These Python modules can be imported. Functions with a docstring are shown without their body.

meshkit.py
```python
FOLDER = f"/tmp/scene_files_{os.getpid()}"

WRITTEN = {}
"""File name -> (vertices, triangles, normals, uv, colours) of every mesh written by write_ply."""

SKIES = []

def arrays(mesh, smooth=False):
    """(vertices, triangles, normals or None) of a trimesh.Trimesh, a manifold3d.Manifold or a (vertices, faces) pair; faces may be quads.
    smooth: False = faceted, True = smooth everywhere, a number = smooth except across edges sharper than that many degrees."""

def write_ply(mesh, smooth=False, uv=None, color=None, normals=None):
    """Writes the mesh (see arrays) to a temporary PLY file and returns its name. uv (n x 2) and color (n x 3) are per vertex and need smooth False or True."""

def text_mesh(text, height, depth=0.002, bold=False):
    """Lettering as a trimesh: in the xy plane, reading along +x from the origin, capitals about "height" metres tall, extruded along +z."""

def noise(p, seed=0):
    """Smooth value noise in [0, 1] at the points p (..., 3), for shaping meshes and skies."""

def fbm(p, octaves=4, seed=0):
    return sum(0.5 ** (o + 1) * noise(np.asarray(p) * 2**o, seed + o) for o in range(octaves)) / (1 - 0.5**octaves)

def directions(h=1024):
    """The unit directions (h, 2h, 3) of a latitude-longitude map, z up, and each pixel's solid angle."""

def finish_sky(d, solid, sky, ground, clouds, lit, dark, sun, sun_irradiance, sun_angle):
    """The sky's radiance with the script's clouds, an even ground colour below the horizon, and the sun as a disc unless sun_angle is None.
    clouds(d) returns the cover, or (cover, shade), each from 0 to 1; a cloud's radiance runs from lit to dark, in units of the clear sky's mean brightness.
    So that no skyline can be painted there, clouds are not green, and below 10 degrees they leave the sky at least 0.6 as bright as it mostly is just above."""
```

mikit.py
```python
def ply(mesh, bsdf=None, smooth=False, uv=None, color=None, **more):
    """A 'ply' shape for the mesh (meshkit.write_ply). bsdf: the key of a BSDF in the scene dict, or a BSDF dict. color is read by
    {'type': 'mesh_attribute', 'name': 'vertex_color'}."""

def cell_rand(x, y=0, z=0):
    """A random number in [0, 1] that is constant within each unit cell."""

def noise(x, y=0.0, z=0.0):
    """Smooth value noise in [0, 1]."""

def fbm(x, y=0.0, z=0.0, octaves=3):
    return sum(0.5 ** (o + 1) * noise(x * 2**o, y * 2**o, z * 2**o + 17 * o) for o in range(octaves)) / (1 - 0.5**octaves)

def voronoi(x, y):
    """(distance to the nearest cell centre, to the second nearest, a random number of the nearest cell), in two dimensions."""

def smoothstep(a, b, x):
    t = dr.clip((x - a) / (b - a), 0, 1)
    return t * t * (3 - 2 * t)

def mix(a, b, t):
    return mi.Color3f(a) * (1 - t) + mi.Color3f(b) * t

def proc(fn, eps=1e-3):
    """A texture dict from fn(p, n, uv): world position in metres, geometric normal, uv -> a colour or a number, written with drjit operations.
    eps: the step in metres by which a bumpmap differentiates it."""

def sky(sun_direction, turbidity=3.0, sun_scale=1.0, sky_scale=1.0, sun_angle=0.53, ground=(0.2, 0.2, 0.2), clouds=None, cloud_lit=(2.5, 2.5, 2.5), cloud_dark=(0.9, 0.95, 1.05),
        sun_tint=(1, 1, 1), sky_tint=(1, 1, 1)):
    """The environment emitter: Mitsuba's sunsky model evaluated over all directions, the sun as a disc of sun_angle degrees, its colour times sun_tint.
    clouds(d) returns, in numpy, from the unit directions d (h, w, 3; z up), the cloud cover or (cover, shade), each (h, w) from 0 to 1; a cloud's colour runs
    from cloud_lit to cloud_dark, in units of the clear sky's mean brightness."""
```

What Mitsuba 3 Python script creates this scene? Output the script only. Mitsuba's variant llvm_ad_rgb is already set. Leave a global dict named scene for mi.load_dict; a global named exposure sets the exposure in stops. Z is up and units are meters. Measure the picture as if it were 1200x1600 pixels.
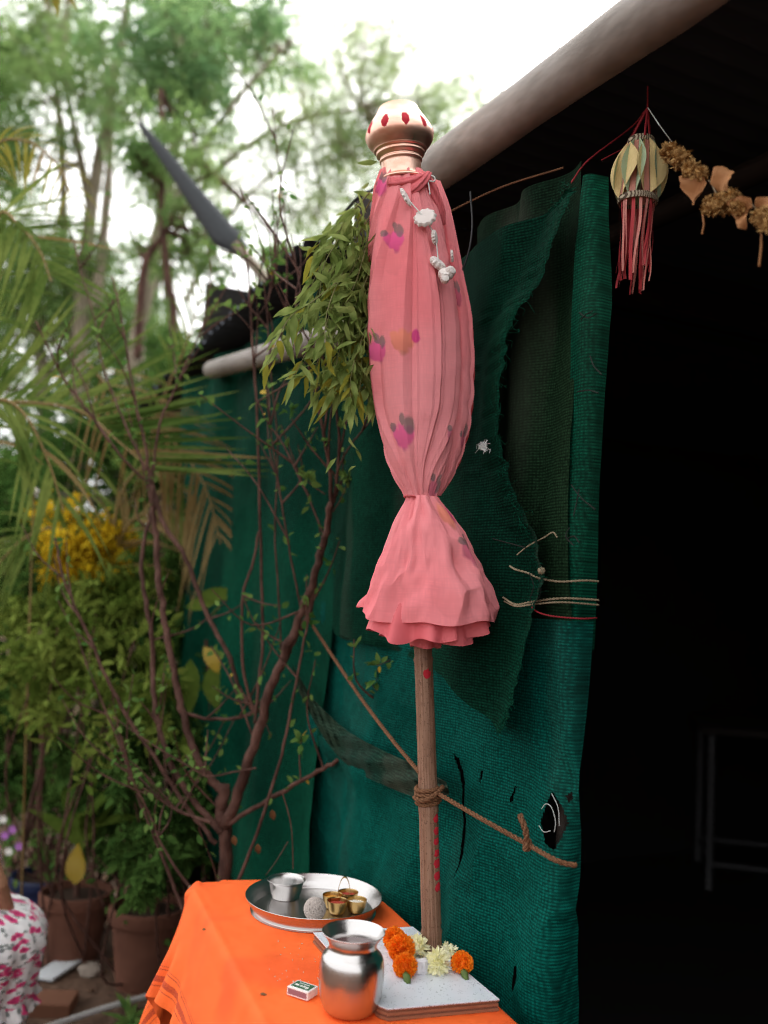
import math, random
import numpy as np, trimesh, manifold3d as m3
import drjit as dr, mitsuba as mi, mikit, meshkit
from mikit import proc, noise, fbm, voronoi, cell_rand, smoothstep, mix

# ---------------------------------------------------------------- camera, sky, exposure
FOC = 1400.0; CAM = np.array([0.0, 0.0, 1.38]); PITCH = math.atan(130/1400.0); ROLL = math.radians(3.0)
FW = np.array([0, math.cos(PITCH), math.sin(PITCH)]); U0 = np.array([0, -math.sin(PITCH), math.cos(PITCH)]); H0 = np.array([1.0, 0, 0])
RT = H0*math.cos(ROLL) + U0*math.sin(ROLL); UP = U0*math.cos(ROLL) - H0*math.sin(ROLL)
scene, labels = {'type': 'scene'}, {}
scene['camera'] = {'type': 'thinlens', 'fov': 2*math.degrees(math.atan(600/FOC)), 'fov_axis': 'x', 'aperture_radius': 0.0085, 'focus_distance': 1.66,
    'near_clip': 0.05, 'far_clip': 300.0, 'to_world': mi.ScalarTransform4f().look_at(CAM.tolist(), (CAM+FW).tolist(), UP.tolist())}
scene['sky'] = mikit.sky([0.20, 0.60, 0.77], turbidity=4, sun_scale=0.26, sun_angle=26, ground=(0.12, 0.10, 0.07),
    clouds=lambda d: (np.ones(d.shape[:2]), np.clip(1.05 - 1.15*np.clip(d @ np.array([0.2, 0.6, 0.77]), 0, 1)**3 + 0.25*(meshkit.fbm(d*2.2, 3, 5)-0.5), 0, 1)), cloud_lit=(4.6, 4.55, 4.45), cloud_dark=(1.98, 1.98, 1.98), sky_tint=(1.0, 1.0, 1.0))
exposure = 3.1

# ---------------------------------------------------------------- the place's own frame
def ray(px, py): return FW + RT*(px-600)/FOC + UP*(800-py)/FOC          # sight lines were used to survey where things stand
def at(px, py, y): d = ray(px, py); return CAM + d*(y/d[1])
def onz(px, py, z): d = ray(px, py); return CAM + d*((z-CAM[2])/d[2])
WD = np.array([-0.4472, 0.8944, 0.0]); WN = np.array([-0.8944, -0.4472, 0.0])   # along the net wall (away), out of it (to the yard)
W0 = at(690, 930, 1.89); W0[2] = 0
def wall(s, z, o=0.0):
    s, z, o = np.broadcast_arrays(np.asarray(s, float), np.asarray(z, float), np.asarray(o, float))
    return W0 + s[..., None]*WD + o[..., None]*WN + z[..., None]*np.array([0, 0, 1.0])
def onw(px, py, o=0.0): d = ray(px, py); return CAM + d*(((W0 + o*WN - CAM) @ WN)/(d @ WN))
def wsz(px, py, o=0.0): p = onw(px, py, o) - W0; return float(p @ WD), float(p[2])
def mpp(p): return float((np.asarray(p)-CAM) @ FW)/FOC                       # metres per photograph pixel at p

# ---------------------------------------------------------------- scene bookkeeping
used = {}
def numbered(key):
    n = used.get(key, -1) + 1; used[key] = n
    return key if n == 0 else f'{key}_{n:03d}'
def tag(key, label=None, cat=None, group=None, kind=None):
    e = labels.setdefault(key, {})
    for k, v in (('label', label), ('category', cat), ('group', group), ('kind', kind)):
        if v: e[k] = v
    return key
def thing(name, label, cat, group=None): return tag(numbered(name), label, cat, group)
def ply(mesh, m, **kw): return mikit.ply(mesh, 'm_' + m, **kw)
def obj(name, mesh, mat, parent=None, smooth=35, uv=None, to_world=None, label=None, kind=None):
    key = numbered((parent + '__' if parent else '') + name)
    more = {} if to_world is None else {'to_world': to_world}
    scene[key] = ply(mesh, mat, smooth=smooth, uv=uv, **more)
    if label or kind: tag(key, label, kind=kind)
    return key
def structure(name, mesh, mat, label=None, smooth=False, uv=None):
    k = obj(name, mesh, mat, None, smooth, uv); tag(k, label, name.replace('_', ' '), kind='structure'); return k

# ---------------------------------------------------------------- mesh helpers
def cat(meshes):
    vs, fs, n = [], [], 0
    for m in meshes:
        v, f = (m.vertices, m.faces) if hasattr(m, 'vertices') else (np.asarray(m[0], float), np.asarray(m[1]))
        if f.shape[1] == 4: f = np.vstack([f[:, [0, 1, 2]], f[:, [0, 2, 3]]])
        vs.append(v); fs.append(f + n); n += len(v)
    return trimesh.Trimesh(np.vstack(vs), np.vstack(fs), process=False)
def spline(pts, n=6):
    p = np.asarray(pts, float)
    if len(p) < 3: return np.array([p[0] + (p[1]-p[0])*t for t in np.linspace(0, 1, n+1)])
    q = np.vstack([2*p[0]-p[1], p, 2*p[-1]-p[-2]]); out = []
    for i in range(1, len(q)-2):
        for t in np.linspace(0, 1, n, endpoint=False):
            a, b, c, d = q[i-1], q[i], q[i+1], q[i+2]
            out.append(0.5*((2*b) + (c-a)*t + (2*a-5*b+4*c-d)*t*t + (3*b-a-3*c+d)*t**3))
    out.append(p[-1]); return np.array(out)
def frames(p):
    t = np.gradient(p, axis=0); t /= np.linalg.norm(t, axis=1, keepdims=True) + 1e-12
    a = np.zeros_like(p); ref = np.array([0, 0, 1.0]) if abs(t[0, 2]) < 0.9 else np.array([1.0, 0, 0])
    x = np.cross(t[0], ref); x /= np.linalg.norm(x)
    for i in range(len(p)):
        x = x - t[i]*(x @ t[i]); x /= np.linalg.norm(x) + 1e-12; a[i] = x
    return t, a, np.cross(t, a)
def grid(P, closed=False):
    P = np.asarray(P); a, b = P.shape[:2]; i, j = np.meshgrid(np.arange(a-1), np.arange(b if closed else b-1), indexing='ij')
    jn = (j+1) % b
    q = np.stack([i*b+j, i*b+jn, (i+1)*b+jn, (i+1)*b+j], -1).reshape(-1, 4)
    return P.reshape(-1, 3), np.vstack([q[:, [0, 1, 2]], q[:, [0, 2, 3]]])
def tube(pts, r, sides=8, caps=True, wob=0.0, rng=None):
    p = np.asarray(pts, float); r = np.broadcast_to(np.asarray(r, float), (len(p),)) if np.ndim(r) == 0 or len(np.atleast_1d(r)) == len(p) else np.interp(np.linspace(0, 1, len(p)), np.linspace(0, 1, len(r)), r)
    t, a, b = frames(p); g = np.arange(sides)*2*np.pi/sides
    R = r[:, None]*np.ones(sides)
    if wob and rng is not None: R = R*(1 + wob*(rng.random(R.shape)-0.5))
    P = p[:, None] + R[..., None]*(np.cos(g)[None, :, None]*a[:, None] + np.sin(g)[None, :, None]*b[:, None])
    v, f = grid(P, True)
    if caps:
        n = len(v); v = np.vstack([v, p[:1], p[-1:]]); k = np.arange(sides); kn = (k+1) % sides; e = (len(p)-1)*sides
        f = np.vstack([f, np.stack([kn, k, k*0+n], 1), np.stack([e+k, e+kn, k*0+n+1], 1)])
    return trimesh.Trimesh(v, f[:, ::-1], process=False)
def rope(pts, r, pitch=None, strands=3, sides=6, n=10):
    p = spline(pts, n); L = np.r_[0, np.cumsum(np.linalg.norm(np.diff(p, axis=0), axis=1))]
    m = max(8, int(L[-1]/(r*0.7))); s = np.linspace(0, L[-1], m)
    p = np.stack([np.interp(s, L, p[:, k]) for k in range(3)], 1); t, a, b = frames(p); pitch = pitch or r*7
    out = []
    for k in range(strands):
        g = s/pitch*2*np.pi + k*2*np.pi/strands
        out.append(tube(p + 0.52*r*(np.cos(g)[:, None]*a + np.sin(g)[:, None]*b), r*0.56, sides))
    return cat(out)
def lathe(prof, n=48, base=(0, 0, 0), axis=(0, 0, 1)):
    prof = np.asarray(prof, float); g = np.arange(n)*2*np.pi/n
    z = np.asarray(axis, float); z = z/np.linalg.norm(z); x = np.cross(z, [0, 1.0, 0.1]); x /= np.linalg.norm(x); y = np.cross(z, x)
    P = np.asarray(base, float) + prof[:, 0][:, None, None]*(np.cos(g)[None, :, None]*x + np.sin(g)[None, :, None]*y) + prof[:, 1][:, None, None]*z
    v, f = grid(P, True); m = trimesh.Trimesh(v, f, process=False)
    return m
def rprof(pts, n=5): return spline(np.asarray(pts, float), n)
def box(size, center=(0, 0, 0), bevel=0.002, x=(1, 0, 0), y=(0, 1, 0)):
    s = np.asarray(size, float)/2; b = min(bevel, s.min()*0.6)
    c = [[sx*(s[0]-(b if k != 0 else 0)), sy*(s[1]-(b if k != 1 else 0)), sz*(s[2]-(b if k != 2 else 0))] for k in range(3) for sx in (-1, 1) for sy in (-1, 1) for sz in (-1, 1)]
    m = m3.Manifold.hull_points(np.array(c)).to_mesh(); v = np.array(m.vert_properties[:, :3]); x = np.asarray(x, float); x = x/np.linalg.norm(x)
    y = np.asarray(y, float); z = np.cross(x, y); z /= np.linalg.norm(z); y = np.cross(z, x)
    return trimesh.Trimesh(np.asarray(center) + v[:, :1]*x + v[:, 1:2]*y + v[:, 2:]*z, m.tri_verts, process=False)
def prism(poly, z0, z1, inset=0.0):
    p = np.asarray(poly, float); n = len(p); c = p.mean(0)
    rings = [np.c_[p, np.full(n, z0)], np.c_[p, np.full(n, z1-inset)], np.c_[p + (c-p)/np.linalg.norm(c-p, axis=1, keepdims=True)*inset, np.full(n, z1)]]
    v, f = grid(np.array(rings), True); m = len(v); v = np.vstack([v, [[*c, z0]], [[*c, z1]]]); k = np.arange(n); kn = (k+1) % n
    f = np.vstack([f, np.stack([kn, k, k*0+m], 1), np.stack([2*n+k, 2*n+kn, k*0+m+1], 1)])
    t = trimesh.Trimesh(v, f, process=False); t.fix_normals(); return t
def blob(r, seed=0, amp=0.15, freq=2.0, sub=3, scale=(1, 1, 1), center=(0, 0, 0)):
    m = trimesh.creation.icosphere(sub, 1.0); v = m.vertices
    v = v*(1 + amp*(meshkit.fbm(v*freq + seed*7.3, 3, seed)[:, None]*2-1))*r*np.asarray(scale)
    return trimesh.Trimesh(v + np.asarray(center), m.faces, process=False)
def unit(v): v = np.asarray(v, float); return v/(np.linalg.norm(v, axis=-1, keepdims=True) + 1e-12)
def leaves(c, d, n, L, W, fold=0.25, droop=0.0, segs=2):
    """Many folded leaves in one mesh: base points c, directions d, upper sides n, lengths L, widths W."""
    c, d, n = np.asarray(c, float), unit(d), np.asarray(n, float); n = unit(n - d*(n*d).sum(1, keepdims=True)); s = np.cross(d, n)
    L, W = (np.broadcast_to(np.asarray(x, float), (len(c),))[:, None] for x in (L, W))
    T = np.linspace(0, 1, segs+2)[1:-1]; rows = [c]
    F, k, m = [], 0, len(c)
    mid, le, ri = [c], [], []
    for t in T:
        w = W*0.5*math.sin(math.pi*t**0.8); z = -droop*L*t*t
        q = c + d*L*t + n*z; mid.append(q); le.append(q + s*w + n*w*fold); ri.append(q - s*w + n*w*fold)
    mid.append(c + d*L - n*droop*L)
    V = np.stack(mid + le + ri, 1); nv = V.shape[1]; a = segs + 2
    f = []
    for i in range(segs+1):
        l0, l1 = (a+i-1, a+i); r0, r1 = (a+segs+i-1, a+segs+i)
        if i == 0: f += [[0, l1, 1], [0, 1, r1]]
        elif i == segs: f += [[i, l0, i+1], [i, i+1, r0]]
        else: f += [[i, l0, l1], [i, l1, i+1], [i, i+1, r1], [i, r1, r0]]
    f = np.array(f)
    return trimesh.Trimesh(V.reshape(-1, 3), (f[None] + np.arange(m)[:, None, None]*nv).reshape(-1, 3), process=False)
def leaf_cloud(c, L, rng, ratio=0.4, up=0.5, out=None, fold=0.3, droop=0.15, segs=1):
    n = len(c); d = unit(rng.normal(size=(n, 3)) + (0 if out is None else out) + np.array([0, 0, -0.25])); nn = unit(rng.normal(size=(n, 3))*0.7 + np.array([0, 0, up*1.5]))
    l = L*rng.uniform(0.6, 1.25, n)
    return leaves(c, d, nn, l, l*ratio*rng.uniform(0.8, 1.2, n), fold, droop, segs)
# ---------------------------------------------------------------- materials
def rgb(r, g, b): return {'type': 'rgb', 'value': [r, g, b]}
def srgb(r, g, b):
    return [(x/255/12.92 if x/255 <= 0.04045 else ((x/255+0.055)/1.055)**2.4) for x in (r, g, b)]
def mat(key, color, rough=0.7, bump=None, bscale=1.0, two=True, eps=1e-3, **more):
    b = {'type': 'principled', 'base_color': proc(color) if callable(color) else rgb(*color), 'roughness': proc(rough) if callable(rough) else rough, 'specular': 0.3, **more}
    if bump: b = {'type': 'bumpmap', 'arbitrary': proc(bump, eps), 'scale': bscale, 'bsdf': b}
    scene['m_' + key] = {'type': 'twosided', 'bsdf': b} if two else b
    return key
def leafmat(key, a, b, trans=0.8, freq=14.0, rough=0.5):
    def col(p, n, uv): return mix(a, b, smoothstep(0.25, 0.75, noise(p.x*freq, p.y*freq, p.z*freq)*0.75 + 0.25*noise(p.x*90, p.y*90, p.z*90)))
    scene['m_' + key] = {'type': 'principledthin', 'base_color': proc(col), 'roughness': rough, 'diff_trans': trans, 'spec_trans': 0.0, 'eta': 1.35}
    return key
def weave(p):                                                                   # knitted shade net: rows of tape, slightly uneven
    s = p.x*WD[0] + p.y*WD[1]; wob = noise(s*40, p.z*40)*0.8
    rows = 0.5 + 0.5*dr.sin((p.z*1150) + wob*3 + noise(s*9, p.z*6)*4); cols = 0.5 + 0.5*dr.sin(s*900 + noise(s*20, p.z*30)*5)
    return s, rows, cols
def net(dark, light, seed, wear=0.5):
    def col(p, n, uv):
        s, rows, cols = weave(p); big = fbm(s*3 + seed, p.z*2.2, seed, 4); fine = noise(s*300, p.z*330, seed); st = fbm(s*9, p.z*2.0 + seed, 3.0, 3)
        c = mix(dark, light, smoothstep(0.3, 0.72, big))
        c = c*(0.45 + 0.85*rows*(0.4 + 0.6*cols))*(0.6 + 0.8*fine)
        dust = smoothstep(0.55, 0.85, st)*wear
        return mix(c, (0.06, 0.065, 0.05), dust*0.45)
    return col
def net_bump(p, n, uv):
    s, rows, cols = weave(p); return rows*(0.4 + 0.6*cols)*0.0006 + fbm(s*14, p.z*10, 1.0, 3)*0.004
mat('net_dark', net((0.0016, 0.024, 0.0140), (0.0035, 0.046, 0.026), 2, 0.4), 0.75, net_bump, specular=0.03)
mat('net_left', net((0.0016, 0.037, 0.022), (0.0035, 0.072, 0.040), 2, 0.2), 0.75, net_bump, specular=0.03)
mat('net_olive', net((0.005, 0.017, 0.009), (0.011, 0.030, 0.014), 5, 0.9), 0.8, net_bump, specular=0.03)
mat('net_edge', net((0.002, 0.044, 0.025), (0.003, 0.082, 0.046), 7, 0.2), 0.7, net_bump, specular=0.03)
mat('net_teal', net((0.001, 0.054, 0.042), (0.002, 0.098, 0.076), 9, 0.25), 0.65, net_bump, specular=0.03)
mat('net_old', net((0.007, 0.020, 0.016), (0.013, 0.030, 0.023), 12, 1.0), 0.85, net_bump, specular=0.03)
mat('net_brown', net((0.012, 0.045, 0.032), (0.045, 0.060, 0.036), 15, 0.8), 0.85, net_bump, specular=0.03)
mat('thread_white', (0.6, 0.62, 0.6), 0.8); mat('thread_black', (0.01, 0.012, 0.01), 0.8); mat('thread_red', (0.30, 0.02, 0.03), 0.7)
def cord_col(p, n, uv): return mix((0.18, 0.13, 0.075), (0.34, 0.28, 0.19), noise(p.x*400, p.y*400, p.z*400))
mat('cord_tan', cord_col, 0.8)
def coir(p, n, uv): return mix((0.07, 0.028, 0.014), (0.26, 0.125, 0.062), noise(p.x*700, p.y*700, p.z*500))
mat('coir', coir, 0.9)
# gudi
def bamboo(p, n, uv):
    g = fbm(uv.x*60, uv.y*6, 0.0, 3); st = fbm(uv.x*8, uv.y*14, 4.0, 4); sp = smoothstep(0.78, 0.86, noise(uv.x*60, uv.y*240, 3.0))
    c = mix((0.17, 0.080, 0.050), (0.33, 0.195, 0.130), smoothstep(0.3, 0.7, g*0.5 + st*0.5)); c = mix(c, (0.15, 0.07, 0.04), smoothstep(0.52, 0.75, st)*0.55)
    return mix(c, (0.07, 0.035, 0.02), sp*0.45)
mat('bamboo', bamboo, 0.55, lambda p, n, uv: fbm(uv.x*50, uv.y*5, 1.0, 3)*0.0012 + noise(uv.x*90, uv.y*220, 1.0)*0.0003)
mat('vermilion', (0.46, 0.02, 0.035), 0.8)
mat('copper', lambda p, n, uv: mix((0.96, 0.63, 0.50), (0.86, 0.48, 0.36), smoothstep(0.4, 0.7, fbm(p.x*40, p.y*40, p.z*60, 4))), lambda p, n, uv: 0.30 + 0.18*fbm(p.x*55, p.y*55, p.z*90, 3), metallic=1.0, specular=0.5)
PINK, PINKD = (0.92, 0.335, 0.360), (0.86, 0.16, 0.185)
MOTIFS = []                                                                     # (u, v, scale, turn, kind): printed flowers, in metres over the cloth
def sari_color(p, n, uv):
    u, v = uv.x, uv.y
    c = mix(PINK, PINKD, smoothstep(0.35, 0.75, fbm(u*7, v*3, 1.0, 3))*0.6)
    c = c*(0.94 + 0.12*noise(u*900, v*60)*noise(u*60, v*900))
    for (mu, mv, sc, turn, kind) in MOTIFS:
        ca, sa = math.cos(turn), math.sin(turn); x0, y0 = (u-mu)/(sc*1.05), (v-mv)/(sc*1.05); x, y = x0*ca + y0*sa, y0*ca - x0*sa
        w = noise(x*4 + mu*50, y*4 + mv*50)*0.7 - 0.35
        e = lambda cx, cy, rx, ry: smoothstep(1.3, 0.8, dr.sqrt(dr.square((x-cx)/rx) + dr.square((y-cy)/ry)) + w*0.5)
        petal = dr.maximum(e(0, -0.05, 0.26, 0.62), dr.maximum(e(-0.27 - 0.35*y*0.6, 0.0, 0.24, 0.50), e(0.27 + 0.35*y*0.6, 0.02, 0.22, 0.46)))
        sep = dr.maximum(e(0.35, 0.55, 0.22, 0.38), dr.maximum(e(-0.5, 0.5, 0.2, 0.2), e(0.1, 0.8, 0.12, 0.3)))
        edge = dr.maximum(0, petal - e(0.03, -0.02, 0.48, 0.58))*smoothstep(0.1, -0.3, y)
        pc = {'magenta': (0.60, 0.035, 0.24), 'orange': (0.62, 0.19, 0.09), 'faint': (0.62, 0.16, 0.17), 'dark': (0.36, 0.05, 0.12)}[kind]
        pc = mix(pc, [min(1, k*1.35 + 0.03) for k in pc], smoothstep(-0.6, 0.5, y))
        c = mix(c, pc, petal*(0.25 if kind == 'faint' else 0.66))
        c = mix(c, (0.12, 0.10, 0.085), edge*(0.16 if kind == 'faint' else 0.6))
        if kind in ('magenta', 'dark'): c = mix(c, (0.13, 0.155, 0.145), sep*0.7)
        elif kind == 'orange': c = mix(c, (0.6, 0.05, 0.22), e(0.5, 0.25, 0.15, 0.4)*0.9)
    return c
scene['m_sari'] = {'type': 'bumpmap', 'arbitrary': proc(lambda p, n, uv: fbm(uv.x*45, uv.y*12, 2.0, 3)*0.0014 + noise(uv.x*1500, uv.y*1500)*0.00007), 'scale': 1.0, 'bsdf': {'type': 'principledthin', 'base_color': proc(sari_color), 'roughness': 0.45, 'diff_trans': 0.3, 'spec_trans': 0.0, 'sheen': 0.6, 'sheen_tint': 0.6, 'eta': 1.35}}
mat('sari_inner', lambda p, n, uv: mix((0.66, 0.12, 0.14), (0.74, 0.17, 0.19), fbm(uv.x*9, uv.y*9, 2.0, 2)), 0.55, lambda p, n, uv: fbm(uv.x*40, uv.y*12, 6.0, 3)*0.003, sheen=0.4)
mat('sugar', (0.68, 0.62, 0.59), 0.55, lambda p, n, uv: noise(p.x*500, p.y*500, p.z*500)*0.0012)
leafmat('neem', (0.13, 0.185, 0.045), (0.29, 0.36, 0.115), 0.7, 45, 0.34); leafmat('neem_young', (0.20, 0.20, 0.03), (0.30, 0.28, 0.045), 0.8, 30, 0.42)
mat('neem_twig', (0.16, 0.15, 0.06), 0.6)
# table
ORG = (0.86, 0.135, 0.022)
CL = {'a0': 0, 'a1': 1, 'b0': 0, 'b1': 1}
def cloth_color(p, n, uv):
    e = dr.minimum(dr.minimum(uv.x-CL['a0'], CL['a1']-uv.x), dr.minimum(uv.y-CL['b0'], CL['b1']-uv.y))
    band = lambda a, b: smoothstep(a-0.0008, a+0.0008, e)*smoothstep(b+0.0008, b-0.0008, e)
    k = dr.maximum(dr.maximum(band(0.022, 0.0235), band(0.030, 0.041)*(0.55 + 0.45*noise(uv.x*700, uv.y*700))), dr.maximum(band(0.052, 0.0535), band(0.057, 0.0585)*0.6))
    c = mix(ORG, (0.80, 0.105, 0.018), smoothstep(0.4, 0.7, fbm(uv.x*8, uv.y*8, 1.0, 3)))*(0.95 + 0.1*noise(uv.x*1400, uv.y*1400))
    return mix(c, (0.30, 0.022, 0.010), k*0.85)
mat('orange_cloth', cloth_color, 0.75, lambda p, n, uv: fbm(uv.x*16, uv.y*22, 3.0, 4)*0.007 + noise(uv.x*1200, uv.y*1200)*0.00008, sheen=0.35)
def steel_rough(p, n, uv): return 0.16 + 0.12*noise(p.z*900, 0.5) + 0.1*fbm(p.x*30, p.y*30, p.z*30, 2)
mat('steel', (0.62, 0.60, 0.59), steel_rough, metallic=1.0, specular=0.5)
mat('brass', (0.50, 0.33, 0.13), 0.32, metallic=1.0, specular=0.5)
mat('lota_water', (0.10, 0.06, 0.06), 0.06, specular=0.6); mat('kumkum', (0.36, 0.05, 0.03), 0.95, lambda p, n, uv: noise(p.x*900, p.y*900, p.z*900)*0.0015)
mat('turmeric', (0.55, 0.25, 0.04), 0.95); mat('rice', (0.75, 0.70, 0.60), 0.7)
mat('yarn', lambda p, n, uv: mix((0.36, 0.30, 0.27), (0.52, 0.46, 0.42), noise(p.x*500, p.y*500, p.z*500)), 0.95)
mat('laminate', lambda p, n, uv: mix((0.60, 0.64, 0.69), (0.66, 0.70, 0.75), fbm(p.x*14, p.y*14, 0.0, 3))*(1-0.5*smoothstep(0.86, 0.9, noise(p.x*420, p.y*420))), 0.28)
mat('ply_light', lambda p, n, uv: mix((0.34, 0.15, 0.08), (0.24, 0.09, 0.05), fbm(p.x*60, p.y*60, p.z*300, 3)), 0.85); mat('ply_dark', lambda p, n, uv: mix((0.15, 0.055, 0.035), (0.22, 0.085, 0.05), fbm(p.x*60, p.y*60, p.z*300, 3)), 0.9)
mat('marigold', lambda p, n, uv: mix((0.80, 0.17, 0.004), (0.92, 0.30, 0.01), noise(p.x*260, p.y*260, p.z*260)), 0.7)
mat('chrys', lambda p, n, uv: mix((0.80, 0.76, 0.42), (0.85, 0.84, 0.68), noise(p.x*200, p.y*200, p.z*200)), 0.7); mat('calyx', (0.10, 0.15, 0.04), 0.6)
mat('sugar_lump', (0.62, 0.60, 0.62), 0.35, specular=0.5); mat('match_white', (0.72, 0.70, 0.68), 0.6); mat('match_green', (0.035, 0.10, 0.05), 0.5)
mat('match_strike', (0.27, 0.13, 0.15), 0.9); mat('dry_leaf', (0.16, 0.075, 0.03), 0.8)
mat('table_wood', lambda p, n, uv: mix((0.10, 0.05, 0.03), (0.17, 0.09, 0.05), fbm(p.x*40, p.y*40, p.z*6, 3)), 0.6)
# shed
mat('pipe', lambda p, n, uv: mix((0.33, 0.30, 0.275), (0.24, 0.21, 0.185), smoothstep(0.35, 0.75, fbm(p.x*5, p.y*5, p.z*7, 4)))*(0.72 + 0.5*fbm(p.x*26, p.y*26, p.z*90, 3)), 0.6, lambda p, n, uv: fbm(p.x*16, p.y*16, p.z*30, 4)*0.003)
mat('tin', lambda p, n, uv: mix((0.035, 0.042, 0.055), (0.065, 0.072, 0.085), fbm(p.x*4, p.y*4, p.z*4, 4)), 0.95, specular=0.05)
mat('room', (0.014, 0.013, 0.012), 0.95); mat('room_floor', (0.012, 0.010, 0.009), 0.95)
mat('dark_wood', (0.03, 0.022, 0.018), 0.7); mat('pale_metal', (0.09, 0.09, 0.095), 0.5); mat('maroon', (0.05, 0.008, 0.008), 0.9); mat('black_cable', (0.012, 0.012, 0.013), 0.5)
mat('paper_green', (0.36, 0.46, 0.29), 0.75); mat('paper_yellow', (0.70, 0.55, 0.26), 0.75)
mat('paper_pink', (0.52, 0.22, 0.17), 0.75); mat('tassel_red', (0.50, 0.055, 0.065), 0.7); mat('tassel_pale', (0.66, 0.26, 0.22), 0.75)
mat('bead_band', lambda p, n, uv: mix((0.08, 0.05, 0.03), (0.45, 0.38, 0.27), smoothstep(0.4, 0.6, 0.5 + 0.5*dr.sin(p.x*1500 + p.y*700))), 0.6)
mat('dry_marigold', lambda p, n, uv: mix((0.20, 0.10, 0.035), (0.52, 0.32, 0.12), noise(p.x*170, p.y*170, p.z*170)), 0.9); mat('dry_mango', lambda p, n, uv: mix((0.42, 0.20, 0.08), (0.30, 0.13, 0.05), fbm(p.x*30, p.y*30, p.z*30, 3)), 0.65)
# garden
def bark(p, n, uv): return mix((0.050, 0.021, 0.015), (0.115, 0.056, 0.042), smoothstep(0.3, 0.7, fbm(p.x*38, p.y*38, p.z*16, 4)))
mat('bark_red', bark, 0.8, lambda p, n, uv: fbm(p.x*90, p.y*90, p.z*40, 3)*0.004)
mat('bark_grey', lambda p, n, uv: mix((0.17, 0.14, 0.10), (0.34, 0.29, 0.22), fbm(p.x*14, p.y*14, p.z*5, 4)), 0.85, lambda p, n, uv: fbm(p.x*30, p.y*30, p.z*12, 3)*0.01)
leafmat('leaf_tree', (0.15, 0.27, 0.09), (0.28, 0.42, 0.15), 1.2, 2.5); leafmat('leaf_tree_dark', (0.14, 0.27, 0.12), (0.26, 0.42, 0.17), 1.3, 3); leafmat('leaf_feather', (0.24, 0.36, 0.15), (0.38, 0.48, 0.22), 1.3, 2.5)
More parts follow.
